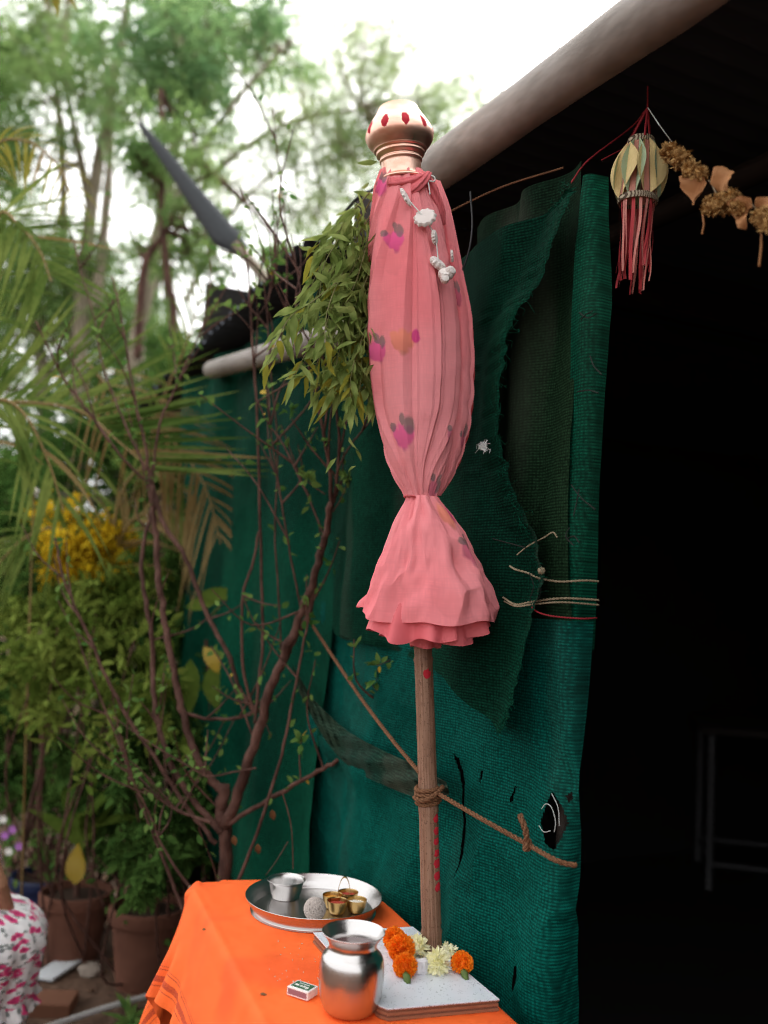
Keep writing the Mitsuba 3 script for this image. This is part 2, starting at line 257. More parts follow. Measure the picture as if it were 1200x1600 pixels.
leafmat('leaf_bush', (0.032, 0.080, 0.018), (0.095, 0.18, 0.042), 0.6, 9); leafmat('leaf_bush_olive', (0.085, 0.135, 0.022), (0.21, 0.27, 0.055), 0.7, 9); leafmat('leaf_shrub', (0.06, 0.15, 0.035), (0.17, 0.27, 0.07), 0.7, 20)
leafmat('croton', (0.50, 0.33, 0.012), (0.64, 0.46, 0.03), 0.7, 16); leafmat('palm_leaf', (0.065, 0.115, 0.024), (0.18, 0.235, 0.060), 0.8, 8); leafmat('palm_yellow', (0.20, 0.18, 0.03), (0.28, 0.26, 0.05), 0.9, 8); leafmat('palm_dry', (0.20, 0.13, 0.05), (0.30, 0.22, 0.10), 0.6, 8)
mat('palm_rachis', (0.22, 0.15, 0.055), 0.6); leafmat('leaf_yellow', (0.50, 0.35, 0.05), (0.58, 0.42, 0.10), 0.7, 20); leafmat('banana', (0.09, 0.15, 0.025), (0.17, 0.24, 0.045), 0.8, 7)
mat('terracotta', lambda p, n, uv: mix((0.095, 0.038, 0.024), (0.17, 0.072, 0.046), fbm(p.x*11, p.y*11, p.z*14, 4)), 0.9, lambda p, n, uv: fbm(p.x*40, p.y*40, p.z*40, 3)*0.002)
mat('soil', lambda p, n, uv: mix((0.035, 0.020, 0.013), (0.115, 0.068, 0.045), smoothstep(0.3, 0.7, fbm(p.x*5, p.y*5, 0.0, 5)))*(0.75 + 0.5*noise(p.x*90, p.y*90)), 0.95, lambda p, n, uv: fbm(p.x*24, p.y*24, 0.0, 4)*0.03)
mat('pot_soil', (0.04, 0.024, 0.016), 0.95); mat('stone', lambda p, n, uv: mix((0.20, 0.16, 0.13), (0.36, 0.31, 0.26), fbm(p.x*40, p.y*40, p.z*40, 3)), 0.9); mat('tile_white', (0.55, 0.58, 0.60), 0.35); mat('brick_red', (0.16, 0.07, 0.04), 0.9)
mat('grey_rod', (0.42, 0.41, 0.40), 0.4); mat('blue_plastic', (0.012, 0.02, 0.06), 0.4); mat('dark_spathe', (0.05, 0.057, 0.063), 0.6); mat('petal_purple', (0.42, 0.16, 0.50), 0.7); mat('petal_white', (0.75, 0.74, 0.70), 0.7)
# person
mat('skin', (0.28, 0.145, 0.085), 0.55); mat('hair', (0.012, 0.010, 0.009), 0.45); mat('sash', (0.22, 0.008, 0.045), 0.6); mat('eye_white', (0.7, 0.68, 0.65), 0.3); mat('lips', (0.28, 0.08, 0.06), 0.5)
def frock_col(p, n, uv):
    d1, d2, r1 = voronoi(uv.x*26, uv.y*26); e1, e2, r2 = voronoi(uv.x*48 + 7, uv.y*48); w = noise(uv.x*130, uv.y*130)
    c = mix((0.62, 0.62, 0.64), (0.72, 0.71, 0.71), w)
    c = mix(c, (0.055, 0.075, 0.07), smoothstep(0.40, 0.30, e1 + 0.25*(w-0.5))*smoothstep(0.5, 0.52, r2)*0.85)
    c = mix(c, (0.55, 0.045, 0.16), smoothstep(0.42, 0.32, d1 + 0.3*(w-0.5))*smoothstep(0.30, 0.32, r1))
    return mix(c, (0.25, 0.01, 0.07), smoothstep(0.16, 0.10, d1)*smoothstep(0.30, 0.32, r1))
mat('frock', frock_col, 0.8, lambda p, n, uv: fbm(uv.x*30, uv.y*10, 2.0, 3)*0.004)
# ---------------------------------------------------------------- ground
def ground_z(x, y): p = np.stack([x, y, x*0], -1); return (meshkit.fbm(p*0.9, 4, 3)-0.5)*0.05 + (meshkit.fbm(p*7, 3, 8)-0.5)*0.014
gx = np.r_[np.linspace(-90, -6, 22)[:-1], np.linspace(-6, 4, 200), np.linspace(4, 90, 22)[1:]]; gy = np.r_[np.linspace(-60, -1, 16)[:-1], np.linspace(-1, 9, 200), np.linspace(9, 120, 26)[1:]]
GX, GY = np.meshgrid(gx, gy, indexing='ij'); structure('ground', grid(np.stack([GX, GY, ground_z(GX, GY)], -1)), 'soil', 'bare brown soil of the yard', True)

# ---------------------------------------------------------------- net wall
SE = -0.425; RAD = 0.022                                                         # where the netting turns round the door post
def se(z): return np.interp(z, [0, 0.69, 0.96, 1.32, 1.89, 2.155], [-0.372, -0.380, -0.388, -0.410, -0.437, -0.412])
def bend(s, z, o):
    SZ = se(z); arc = np.maximum(SZ - s, 0); a = np.minimum(arc/(RAD+o), np.pi/2); ext = np.maximum(arc - (RAD+o)*np.pi/2, 0)
    ss = np.where(s > SZ, s, SZ - (RAD+o)*np.sin(a)); oo = np.where(s > SZ, o, -RAD + (RAD+o)*np.cos(a) - ext)
    return wall(ss, z, oo)
def sheet(left, right, off, nz, ns, holes=(), bulge=None, lip=None):
    """Netting between two edges surveyed in the photograph, as a grid over the wall's own (s, z)."""
    Lp = np.array([wsz(x, y, off) for x, y in left]); Rp = np.array([wsz(x, y, off if lip is None else lip) for x, y in right])
    z1, z0 = min(Lp[:, 1].max(), Rp[:, 1].max()), max(Lp[:, 1].min(), Rp[:, 1].min()); z = np.linspace(z1, z0, nz)
    iL, iR = np.argsort(Lp[:, 1]), np.argsort(Rp[:, 1])
    sl, sr = np.interp(z, Lp[iL, 1], Lp[iL, 0]), np.interp(z, Rp[iR, 1], Rp[iR, 0]); t = np.linspace(0, 1, ns)
    sr = np.maximum(sr, se(z) - 0.052 - off); S = sl[:, None]*(1-t) + sr[:, None]*t; Z = np.repeat(z[:, None], ns, 1); q = np.stack([S, Z*0.55, S*0], -1)
    o = off + (meshkit.fbm(q*3.1 + off*300, 4, 11)-0.5)*0.045 - np.abs(meshkit.fbm(np.stack([S*5 + Z*2.2, Z*3.4 - S*2, S*0], -1) + off*90, 3, 21)-0.5)*0.030 + (meshkit.fbm(np.stack([S*8, Z*1.1, S*0], -1), 3, 4)-0.5)*0.022
    if bulge is not None: o = o + bulge(S, Z)
    P = bend(S, Z, o); v, f = grid(P)
    if holes:
        from shapely import Polygon, contains_xy
        c = np.stack([S, Z], -1).reshape(-1, 2)[f].mean(1); keep = np.ones(len(f), bool)
        for h in holes: keep &= ~contains_xy(Polygon([wsz(x, y, off) for x, y in h]), c[:, 0], c[:, 1])
        f = f[keep]
    return trimesh.Trimesh(v, f, process=False)
net = thing('shade_net_wall', 'dark green shade-net wall of the shed, patched and torn, beside the black doorway', 'wall')
holes = [[(838, 1282), (846, 1262), (858, 1236), (864, 1250), (868, 1262), (874, 1290), (866, 1312), (858, 1330), (846, 1318), (840, 1300)], [(872, 1246), (880, 1242), (882, 1254), (874, 1258)], [(694, 1178), (700, 1186), (706, 1300), (703, 1372), (699, 1300), (697, 1210)], [(790, 1512), (798, 1508), (799, 1530), (790, 1552), (787, 1545)], [(778, 1254), (787, 1228), (789, 1230), (782, 1256)], [(740, 1205), (743, 1205), (741, 1224), (739, 1222)], [(500, 1052), (504, 1052), (506, 1085), (501, 1080)]]
def teal_bulge(S, Z):
    s1, z1 = wsz(640, 1235); l = np.exp(-((Z-z1-0.10*(S-s1))/0.055)**2)*np.clip((S+0.05)/0.3, 0, 1)*0.035
    s2, z2 = wsz(905, 1230); k = np.exp(-((S-s2-0.20*(Z-z2))/0.03)**2)*np.clip((Z-z2+0.08)/0.1, 0, 1)*np.exp(-((Z-z2)/0.25)**2)*0.02
    w_ = np.abs(meshkit.fbm(np.stack([S*7 + Z*4, Z*5 - S*4, S*0], -1), 3, 41)-0.5)*0.045; return l + k + 0.014*np.sin((S+0.25*Z)*26)*np.clip((1.15-Z)/0.4, 0, 1) - w_*np.clip((1.35-Z)/0.3, 0, 1)
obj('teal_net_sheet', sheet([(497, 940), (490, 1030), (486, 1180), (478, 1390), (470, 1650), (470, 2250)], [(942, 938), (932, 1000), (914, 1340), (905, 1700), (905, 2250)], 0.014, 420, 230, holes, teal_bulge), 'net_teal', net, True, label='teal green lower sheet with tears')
obj('olive_net_sheet', sheet([(740, 315), (740, 985)], [(905, 250), (890, 985)], -0.002, 120, 50, bulge=lambda S, Z: 0.01*np.sin(S*40+Z*3)), 'net_olive', net, True, label='faded olive strip behind the hanging flap')
obj('edge_net_strip', sheet([(906, 240), (893, 420), (882, 700), (872, 880), (864, 1020)], [(968, 232), (966, 480), (944, 820), (926, 1020)], 0.004, 160, 60), 'net_edge', net, True, label='bright green strip round the door post')
lip_pts = [(885, 285), (868, 330), (835, 420), (800, 500), (780, 590), (775, 680), (790, 765), (832, 850), (845, 905), (822, 965), (803, 1060), (790, 1120), (778, 1146)]
_r = np.random.default_rng(6); lip_pts = [tuple(q) for q in np.c_[np.interp(np.linspace(0, 12, 90), np.arange(13), [p[0] for p in lip_pts]), np.interp(np.linspace(0, 12, 90), np.arange(13), [p[1] for p in lip_pts])] + np.c_[_r.normal(size=90)*2.2, np.zeros(90)]]
lipS = np.array([wsz(*p, 0.055) for p in lip_pts])
def lip_bulge(S, Z):
    i = np.argsort(lipS[:, 1]); e = S - np.interp(Z, lipS[i, 1], lipS[i, 0]); return 0.030*np.exp(-np.maximum(e, 0)/0.035) - 0.012*np.exp(-((e-0.10)/0.04)**2) + 0.016*np.sin(S*13 + Z*2.2) - 0.03*np.abs(meshkit.fbm(np.stack([S*6 - Z*1.5, Z*1.6 + S, S*0], -1), 3, 31)-0.5)
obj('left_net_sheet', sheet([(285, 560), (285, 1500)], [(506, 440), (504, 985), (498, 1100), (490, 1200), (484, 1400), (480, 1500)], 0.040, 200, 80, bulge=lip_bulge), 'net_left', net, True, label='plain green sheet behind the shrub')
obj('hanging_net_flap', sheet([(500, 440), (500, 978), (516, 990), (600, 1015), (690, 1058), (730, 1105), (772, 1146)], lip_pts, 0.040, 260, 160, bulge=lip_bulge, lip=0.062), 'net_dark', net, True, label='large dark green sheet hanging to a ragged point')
# the fold of loose net that sags across the lower sheet
fold = []
for k, (c, w) in enumerate(zip(spline([(462, 1060), (500, 1125), (545, 1170), (600, 1200), (655, 1222), (700, 1232)], 6), np.interp(np.linspace(0, 1, 31), [0, 0.3, 0.8, 1], [22, 34, 28, 10]))):
    fold.append([onw(c[0] + q*0.5*w*0.5, c[1] + q*w, 0.050 + 0.012*math.cos(q*1.5) + 0.007*math.sin(k*0.9+q*6) + 0.004*math.sin(k*2.3-q*3)) for q in np.linspace(-1, 1, 14)])
obj('sagging_fold', grid(np.array(fold)), 'net_brown', net, True, label='brownish sagging fold of loose net')
rng = np.random.default_rng(3); th = []
for _ in range(260):                                                            # frayed ends along the flap's edge
    i = rng.integers(0, len(lip_pts)-1); t = rng.random(); p = np.array(lip_pts[i])*(1-t) + np.array(lip_pts[i+1])*t
    q = p + rng.normal(size=2)*[7, 6]; r = q + rng.normal(size=2)*[5, 7]; th.append(tube([onw(*p, 0.064), onw(*q, 0.068 + 0.006*rng.random()), onw(*r, 0.07)], 0.0004, 3, False))
obj('frayed_edge', cat(th), 'net_edge', net, True, kind='stuff')
th = []
for _ in range(46):
    p = np.array([756, 697]) + rng.normal(size=2)*[2.6, 2.6]; th.append(tube([onw(*p, 0.05), onw(*(p + rng.normal(size=2)*3.5), 0.055), onw(*(p + rng.normal(size=2)*4), 0.054)], 0.0006, 3, False))
obj('frayed_tuft', cat(th), 'thread_white', net, True, label='small white frayed tuft on the flap', kind='stuff')
th = []
for a in ([(905, 488), (918, 497), (932, 490)], [(908, 500), (915, 492), (926, 486)], [(922, 556), (928, 572), (940, 585)], [(902, 612), (920, 610), (935, 614)], [(893, 758), (908, 778), (930, 796)], [(905, 765), (900, 790), (896, 806)], [(885, 842), (897, 838), (905, 848)], [(890, 824), (884, 838), (896, 852)], [(842, 905), (845, 920), (842, 935)], [(770, 842), (800, 850), (822, 856)]):
    th.append(tube(spline([onw(x, y, 0.03 + 0.012*k) for k, (x, y) in enumerate(a)], 4), 0.0011, 4))
obj('loose_thread', cat(th), 'thread_black', net, True, kind='stuff')
th = [tube(spline([onw(x, y, 0.012) for x, y in a], 4), 0.0006, 4) for a in ([(846, 1264), (853, 1256), (862, 1262), (868, 1284), (866, 1300)], [(862, 1240), (872, 1262), (874, 1290)], [(842, 1290), (850, 1300), (860, 1298)])]
obj('torn_thread', cat(th), 'thread_white', net, True, kind='stuff')
# off to the right the same netting goes on beyond the doorway
S, Z = np.meshgrid(np.linspace(-1.45, -3.2, 40), np.linspace(0, 2.36, 40), indexing='ij'); obj('far_door_side_sheet', grid(wall(S, Z, (meshkit.fbm(np.stack([S*3, Z, S*0], -1), 3, 2)-0.5)*0.03)), 'net_dark', net, True)
post = thing('door_post', 'rough wooden door post wrapped in green netting at the doorway edge', 'post'); pp = [wall(se(z)+0.012, z, -0.040) for z in np.linspace(0, 2.14, 12)]; tag(post); scene[post] = ply(tube(pp, 0.013, 10), 'dark_wood', smooth=True)
def cord(name, label, pts, mt, r, offs): k = thing(name, label, 'cord', 'cords tied across the netting at the door post'); scene[k] = ply(rope([bendpx(x, y, o) for (x, y), o in zip(pts, offs)], r, strands=2, sides=5, n=8), mt, smooth=True)
def bendpx(x, y, o): s, z = wsz(x, y); return bend(np.array(s), np.array(z), np.array(o))
cord('tie_cord', 'thin pale cord tied above the others on the green door strip', [(822, 868), (858, 856), (876, 842), (886, 834), (893, 842)], 'cord_tan', 0.0013, [.02, .045, .035, .03, .03])
cord('tie_cord', 'whitish cord with a knot running from the flap tip round the post', [(818, 886), (850, 893), (862, 898), (874, 905), (894, 910), (915, 907), (931, 907)], 'cord_tan', 0.0018, [.03, .06, .05, .045, .030, .020, .016])
cord('tie_cord', 'upper of the two tan cords just above the teal sheet', [(800, 934), (842, 946), (865, 942), (895, 936), (931, 937)], 'cord_tan', 0.0019, [.02, .05, .045, .028, .016])
cord('tie_cord', 'lower of the two tan cords just above the teal sheet', [(802, 940), (845, 949), (868, 946), (895, 942), (931, 945)], 'cord_tan', 0.0016, [.02, .052, .047, .028, .016])
cord('tie_cord', 'red thread looped below the tan cords on the door post', [(864, 950), (875, 958), (890, 964), (915, 967), (928, 966)], 'thread_red', 0.0013, [.045, .046, .036, .026, .016])
cord('tie_cord', 'dark thin thread hanging between the whitish and tan cords', [(868, 898), (875, 918), (870, 935), (866, 942)], 'thread_black', 0.0009, [.055, .055, .055, .05])
k = thing('cord_knot', 'small pale knot at the tip of the flap', 'knot'); scene[k] = ply(blob(0.006, 3, 0.4, 3, 2, center=onw(846, 892, 0.064)), 'cord_tan', smooth=True)

# ---------------------------------------------------------------- shed roof and room
pz = lambda s: 2.325 + 0.03*np.clip(s, -2, 1)
pipe = thing('eave_pipe', 'thick pale pipe along the shed eave, its end behind the copper pot', 'pipe')
pp = np.array([wall(s, 2.33 + 0.042*(s+0.3), 0.02) for s in np.linspace(-2.6, 0.33, 40)]); pr = 0.047 + 0.0016*np.sin(np.linspace(0, 30, 40)) + 0.0005*np.random.default_rng(2).normal(size=40)
obj('tube', tube(pp, pr, 28), 'pipe', pipe, 40)
pipe2 = thing('eave_pole', 'beige round pole under the roof edge behind the shrub', 'pole'); e0, e1 = onw(405, 557, 0.09), onw(331, 578, 0.09); d = unit(e1-e0); scene[pipe2] = ply(tube([e0 - d*0.75, e0, e1], 0.034, 16), 'pipe', smooth=40)
roof = thing('corrugated_roof', 'dark corrugated tin roof of the shed with jagged eave edge', 'roof')
def rsheet(s0, s1, over, z0, jag, seed, lift=0.0):
    s = np.linspace(s0, s1, int(abs(s1-s0)/0.0085)); r = np.random.default_rng(seed); wave = 0.011*np.sin(s*2*np.pi/0.062)
    edge = over + jag*(meshkit.fbm(np.stack([s*14, s*0, s*0], -1), 3, seed)-0.5)*2 + 0.4*jag*np.abs(((s/0.05) % 1)-0.5)
    t = np.linspace(0, 1, 24); O = edge[:, None]*(1-t) + -3.7*t; S = np.repeat(s[:, None], 24, 1)
    Z = z0(s)[:, None] + lift + wave[:, None] - 0.012*O + 0.03*np.clip(O, 0, 1)
    top = grid(wall(S, Z, O)); bot = grid(wall(S, Z-0.0012, O)); return cat([top, (bot[0], bot[1][:, ::-1])])
zn = lambda s: 2.405 + 0.042*s; zf = lambda s: np.interp(s, [0.2, 0.634, 1.613, 3], [2.365, 2.345, 2.30, 2.26])
for k, (a, b) in enumerate(((-2.6, -1.78), (-1.8, -0.98), (-1.0, -0.18), (-0.2, 0.40))): obj('roof_sheet', rsheet(a, b, 0.012, zn, 0.004, k, 0.0015*(k % 2)), 'tin', roof, True)
for k, (a, b) in enumerate(((0.60, 1.30), (1.28, 2.05), (2.03, 2.9))): obj('roof_sheet', rsheet(a, b, 0.115, zf, 0.022, 10+k, 0.0015*(k % 2)), 'tin', roof, True)
obj('roof_sheet', rsheet(0.36, 0.66, -0.03, lambda s: 2.372 + 0*s, 0.0, 20), 'tin', roof, True)
for s in (0.38, 0.63): obj('closing_board', box((3.68, 0.02, 0.22), wall(s, 2.40, -1.87), 0.002, WN, WD), 'dark_wood', roof)
for k, o in enumerate((-0.5, -1.4, -2.4)): obj('purlin', tube([wall(-2.6, 2.32 - 0.08, o), wall(0.38, 2.32 + 0.0, o)], 0.028, 8), 'dark_wood', roof, True)
obj('rafter', tube([wall(0.42, 2.34, 0.01), wall(0.42, 2.36, -3.6)], 0.03, 8), 'dark_wood', roof, True)
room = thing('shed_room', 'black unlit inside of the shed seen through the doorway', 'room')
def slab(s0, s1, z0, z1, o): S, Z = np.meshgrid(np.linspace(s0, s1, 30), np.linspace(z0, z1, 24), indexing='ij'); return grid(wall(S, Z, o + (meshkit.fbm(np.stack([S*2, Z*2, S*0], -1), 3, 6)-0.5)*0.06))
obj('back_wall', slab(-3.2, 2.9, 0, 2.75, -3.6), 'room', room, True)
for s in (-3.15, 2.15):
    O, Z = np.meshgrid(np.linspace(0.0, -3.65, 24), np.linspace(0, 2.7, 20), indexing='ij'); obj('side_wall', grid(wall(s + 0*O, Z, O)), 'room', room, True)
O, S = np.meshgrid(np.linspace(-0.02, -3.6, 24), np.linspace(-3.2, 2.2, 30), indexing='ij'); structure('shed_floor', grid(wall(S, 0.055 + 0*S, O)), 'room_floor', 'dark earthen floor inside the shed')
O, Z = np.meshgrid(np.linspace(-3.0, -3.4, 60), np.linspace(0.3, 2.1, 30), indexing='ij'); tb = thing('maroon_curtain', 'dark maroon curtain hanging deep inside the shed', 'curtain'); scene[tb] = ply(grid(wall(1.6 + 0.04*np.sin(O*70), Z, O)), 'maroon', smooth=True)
# the table inside
tin = thing('side_table', 'dark topped table with pale thin legs standing inside the shed', 'table'); tp = [at(1108, 1388, 4.2), at(1205, 1405, 4.1)]
bx = at(1108, 1388, 4.45); bx[2] = 0.055; ux, uy = np.array([0.97, -0.24, 0]), np.array([0.24, 0.97, 0])
cs = [bx, bx + ux*0.42, bx + ux*0.42 + uy*0.5, bx + uy*0.5]
for c in cs: obj('leg', tube([c, c + [0, 0, 0.74]], 0.017, 8), 'pale_metal', tin, True)
for a, b in ((0, 1), (1, 2), (2, 3), (3, 0)): obj('stretcher', tube([cs[a] + [0, 0, 0.12], cs[b] + [0, 0, 0.12]], 0.010, 6), 'pale_metal', tin, True)
obj('table_top', box((0.52, 0.6, 0.03), bx + ux*0.21 + uy*0.25 + [0, 0, 0.755], 0.004, ux, uy), 'dark_wood', tin)
wire = thing('black_cable', 'thin black cable looping down from the pipe behind the sugar garland', 'cable', 'black cables at the eave pipe'); scene[wire] = ply(tube(spline([onw(735, 300, 0.05), onw(738, 350, 0.06), onw(733, 390, 0.075), onw(718, 430, 0.09), onw(700, 438, 0.10)], 6), 0.0022, 6), 'black_cable', smooth=True)
wire = thing('black_cable', 'curved black cable stub at the pipe end above the neem leaves', 'cable', 'black cables at the eave pipe'); scene[wire] = ply(tube(spline([onw(600, 290, 0.03), onw(565, 305, 0.08), onw(540, 330, 0.09), onw(522, 355, 0.08)], 6), 0.004, 6), 'black_cable', smooth=True)
tw = thing('eave_string', 'thin brown string stretched along under the eave beside the copper pot', 'string'); scene[tw] = ply(rope([onw(668, 350, 0.05), onw(720, 322, 0.03), onw(790, 290, -0.0), onw(880, 262, -0.02)], 0.0022, strands=2, sides=4), 'coir', smooth=True)

# ---------------------------------------------------------------- paper lantern
LO = -0.09
lan = thing('paper_lantern', 'small green and yellow paper lantern with red tassels hanging in the doorway', 'lantern')
apex = onw(1012, 168, LO); cen = onw(999, 268, LO); mp = mpp(cen); up = unit(apex - cen); up = unit(up*0.4 + np.array([0, 0, 1.0])); hb = 47*mp
def LP(r, g, h): g = np.asarray(g, float); return cen + up*np.asarray(h)[..., None] + np.asarray(r)[..., None]*(np.cos(g)[..., None]*np.array([1.0, 0, 0]) + np.sin(g)[..., None]*np.array([0, 1.0, 0]))
for h, r, nm in ((hb, 20*mp, 'top_ring'), (-hb, 30*mp, 'bottom_ring')): obj(nm, lathe([(r-.002, -.005), (r, -.0055), (r+.0015, 0), (r, .0055), (r-.002, .005), (r-.002, -.005)], 40, cen + up*h, up), 'bead_band', lan, 40)
for k in range(8):
    g0 = k*math.pi/4 + 0.2; t = np.linspace(-1, 1, 12); rr = np.interp(t, [-1, 1], [29, 19.5])*mp
    obj('strip', grid(np.stack([LP(rr, g0 + w + 0*t, t*hb) for w in (-0.17, 0, 0.17)], 1)), 'paper_pink', lan, True)
    P = []                                                                       # a folded paper fin that stands out between the strips and curls over
    for q in np.linspace(0, 1, 8):
        wv = np.clip(np.cos(t*math.pi/2), 0, 1)**0.9; ga = g0 + 0.19 + (0.62 + 0.30*math.sin(k*2.1))*q*wv; rq = rr + 0.0008 + 0.030*wv*q*(1 - 0.35*q); P.append(LP(rq, ga, t*hb*0.98 + 0.006*q*wv*math.sin(k*1.7)))
    obj('paper_fin', grid(np.array(P)), 'paper_green' if k % 2 else 'paper_yellow', lan, True)
    P = []
    for q in np.linspace(0, 1, 8):
        wv = np.clip(np.cos(t*math.pi/2), 0, 1)**0.9; ga = g0 + 0.60 - (0.34 + 0.2*math.sin(k*1.3))*q*wv; rq = rr + 0.0008 + 0.026*wv*q*(1 - 0.2*q); P.append(LP(rq, ga, t*hb*0.98))
    obj('paper_fin', grid(np.array(P)), 'paper_yellow' if k % 2 else 'paper_green', lan, True)
rng = np.random.default_rng(12)
for k in range(30):
    g = rng.uniform(0, 2*math.pi) if k > 14 else k*2*math.pi/15; r0 = 28*mp*rng.uniform(0.85, 1.0); Ln = rng.uniform(95, 142)*mp; t = np.linspace(0, 1, 12); ph, am = rng.uniform(0, 6), rng.uniform(0.002, 0.010)
    c = LP(r0*(1 - 0.25*t) + am*np.sin(t*rng.uniform(3, 7) + ph)*t, g + am*40*np.sin(t*4 + ph)*t*0.6, -hb - 0.002 - t*Ln); w = rng.uniform(0.0018, 0.0032); tw = rng.uniform(-1.5, 1.5)*t + g
    e = np.stack([-np.sin(tw), np.cos(tw), 0*tw], 1)*w; obj('tassel_strip', grid(np.stack([c-e, c+e], 1)), 'tassel_pale' if rng.random() < 0.3 else 'tassel_red', lan, True)
for g in (0.5, 2.6, 4.7): obj('cord', tube([LP(np.array(20*mp), g, np.array(hb)), apex], 0.0021, 6), 'thread_red', lan, True)
obj('cord', tube([apex, onw(1012, 135, LO)], 0.0015, 6), 'thread_red', lan, True)
k = thing('lantern_string', 'dark red string from the lantern top to the top of the green netting', 'string', 'red strings of the paper lantern'); scene[k] = ply(rope([apex, onw(985, 200, -0.12), onw(920, 250, -0.03), onw(893, 285, 0.03)], 0.0018, strands=2, sides=4), 'thread_red', smooth=True)
k = thing('lantern_string', 'second red string slanting from the lantern top towards the left', 'string', 'red strings of the paper lantern'); scene[k] = ply(tube([apex + [0, 0, .002], onw(990, 205, -0.14), onw(975, 232, -0.1), onw(940, 250, -0.04)], 0.0012, 5), 'thread_red', smooth=True)
k = thing('white_string', 'thin white string tying the dried garland to the lantern top', 'string'); scene[k] = ply(tube([apex, onw(1030, 195, LO+.03), onw(1050, 222, -0.10)], 0.0010, 5), 'thread_white', smooth=True)

# ---------------------------------------------------------------- dried garland over the door
tor = thing('dried_garland', 'dried brown marigold and mango leaf garland strung across the top of the doorway', 'garland'); TO = -0.04
path = [(1046, 222), (1064, 250), (1090, 268), (1110, 285), (1128, 318), (1150, 316), (1172, 318), (1192, 338), (1230, 365), (1290, 400), (1380, 415), (1480, 405)]
obj('string', tube(spline([onw(x, y, TO) for x, y in path], 5), 0.0012, 5), 'cord_tan', tor, True)
def dry_flower(px, py, r, seed):
    c = onw(px, py, TO + 0.008); g = np.random.default_rng(seed); n = 130; d = unit(g.normal(size=(n, 3))); R = r*mpp(c)
    return cat([leaves(c + d*R*0.25, d + g.normal(size=(n, 3))*0.35, g.normal(size=(n, 3)), R*g.uniform(0.55, 0.95, n), R*0.5, 0.5, 0.25, 2), blob(R*0.62, seed, 0.4, 3, 2, center=c)])
for k, (x, y, r) in enumerate(((1047, 238, 17), (1066, 250, 19), (1080, 266, 17), (1096, 272, 13), (1112, 322, 17), (1130, 318, 20), (1146, 308, 15), (1152, 326, 13), (1190, 340, 18), (1202, 350, 18), (1240, 372, 20), (1300, 404, 20), (1390, 416, 20), (1460, 408, 20))): obj('dried_flower', dry_flower(x, y, r, 40+k), 'dry_marigold', tor, True)
def dry_leaf(px, py, ln, w, ang, seed, curl):
    c = onw(px, py, TO + 0.004); m = mpp(c); ca, sa = math.cos(ang), math.sin(ang); g = np.random.default_rng(seed); P = []
    ax, ay = unit(onw(px+10, py, TO) - onw(px, py, TO)), np.array([0, 0, -1.0])
    for t in np.linspace(0, 1, 12):
        hw = w*math.sin(math.pi*min(0.97, t*0.9+0.12))**0.7*(1 + 0.12*math.sin(t*21+seed)); row = []
        for q in np.linspace(-1, 1, 7):
            X, Y = q*hw, t*ln; X, Y = X*ca - Y*sa, X*sa + Y*ca; row.append(c + (ax*X + ay*Y)*m + WN*(curl*(q*q)*hw*0.7*m + 0.006*math.sin(t*7 + q*2 + seed)))
        P.append(row)
    return grid(np.array(P))
for k, (x, y, ln, w, a, cu) in enumerate(((1092, 262, 62, 24, 0.15, 0.6), (1118, 264, 42, 22, -0.5, -0.5), (1164, 308, 52, 22, 0.1, 0.6), (1190, 308, 44, 22, -0.3, -0.5), (1240, 360, 60, 24, 0.1, 0.6), (1330, 405, 60, 24, 0.0, 0.5))): obj('dried_leaf', dry_leaf(x, y, ln, w, a, k, cu), 'dry_mango', tor, True)
for a in ([(1098, 335), (1100, 350), (1097, 366)], [(1190, 365), (1189, 390), (1186, 416)]): obj('dried_stalk', tube([onw(x, y, TO) for x, y in a], 0.0018, 5), 'dry_mango', tor, True)
# ---------------------------------------------------------------- the decorated pole
YP = 1.675; TOPZ = 0.72; BTH = 0.0185
foot = onz(675, 1488, TOPZ + BTH); ptop = at(630, 255, YP); pax = unit(ptop - foot)
ptsb = np.array([foot + (ptop-foot)*t + RT*0.004*math.sin(t*5) for t in np.linspace(0, 1, 240)])
def axis_at(py):                                                                # the pole's axis at a height surveyed from a picture row
    lo, hi = 0.0, 1.08
    for _ in range(40):
        m = (lo+hi)/2; p = foot + (ptop-foot)*m - CAM; y = 800 - FOC*(p @ UP)/(p @ FW)
        lo, hi = (m, hi) if y > py else (lo, m)
    return foot + (ptop-foot)*lo
Lp = np.linalg.norm(ptop-foot); tt = np.linspace(0, 1, 240); zb = tt*Lp; rb = 0.0185 - 0.0042*tt
nodes = [float(np.linalg.norm(axis_at(y)-foot)) for y in (1456, 1262, 1030, 800)]
for nz in nodes: rb = rb + 0.0016*np.exp(-((zb-nz)/0.005)**2) - 0.0010*np.exp(-((zb-nz-0.008)/0.004)**2)
gudi = thing('bamboo_pole', 'brown bamboo pole with red dots leaning upright on the white board', 'pole')
pm = tube(ptsb, rb, 28, caps=False); uvb = np.stack([np.tile(np.arange(28)/28.0, 240), np.repeat(zb, 28)], 1)
obj('shaft', pm, 'bamboo', gudi, True, uv=uvb)
ex = unit(np.cross(pax, [0, -1.0, 0]));  ex = ex if ex @ RT > 0 else -ex; ey = unit(np.cross(pax, ex)); ey = ey if ey @ FW < 0 else -ey
def on_pole(py, g, extra=0.0):
    c = axis_at(py); z = float(np.linalg.norm(c-foot)); r = float(np.interp(z, zb, rb)) + extra; c = foot + pax*z + RT*0.004*math.sin(z/Lp*5)
    return c + (ex*math.cos(g) + ey*math.sin(g))*r, (ex*math.cos(g) + ey*math.sin(g)), c
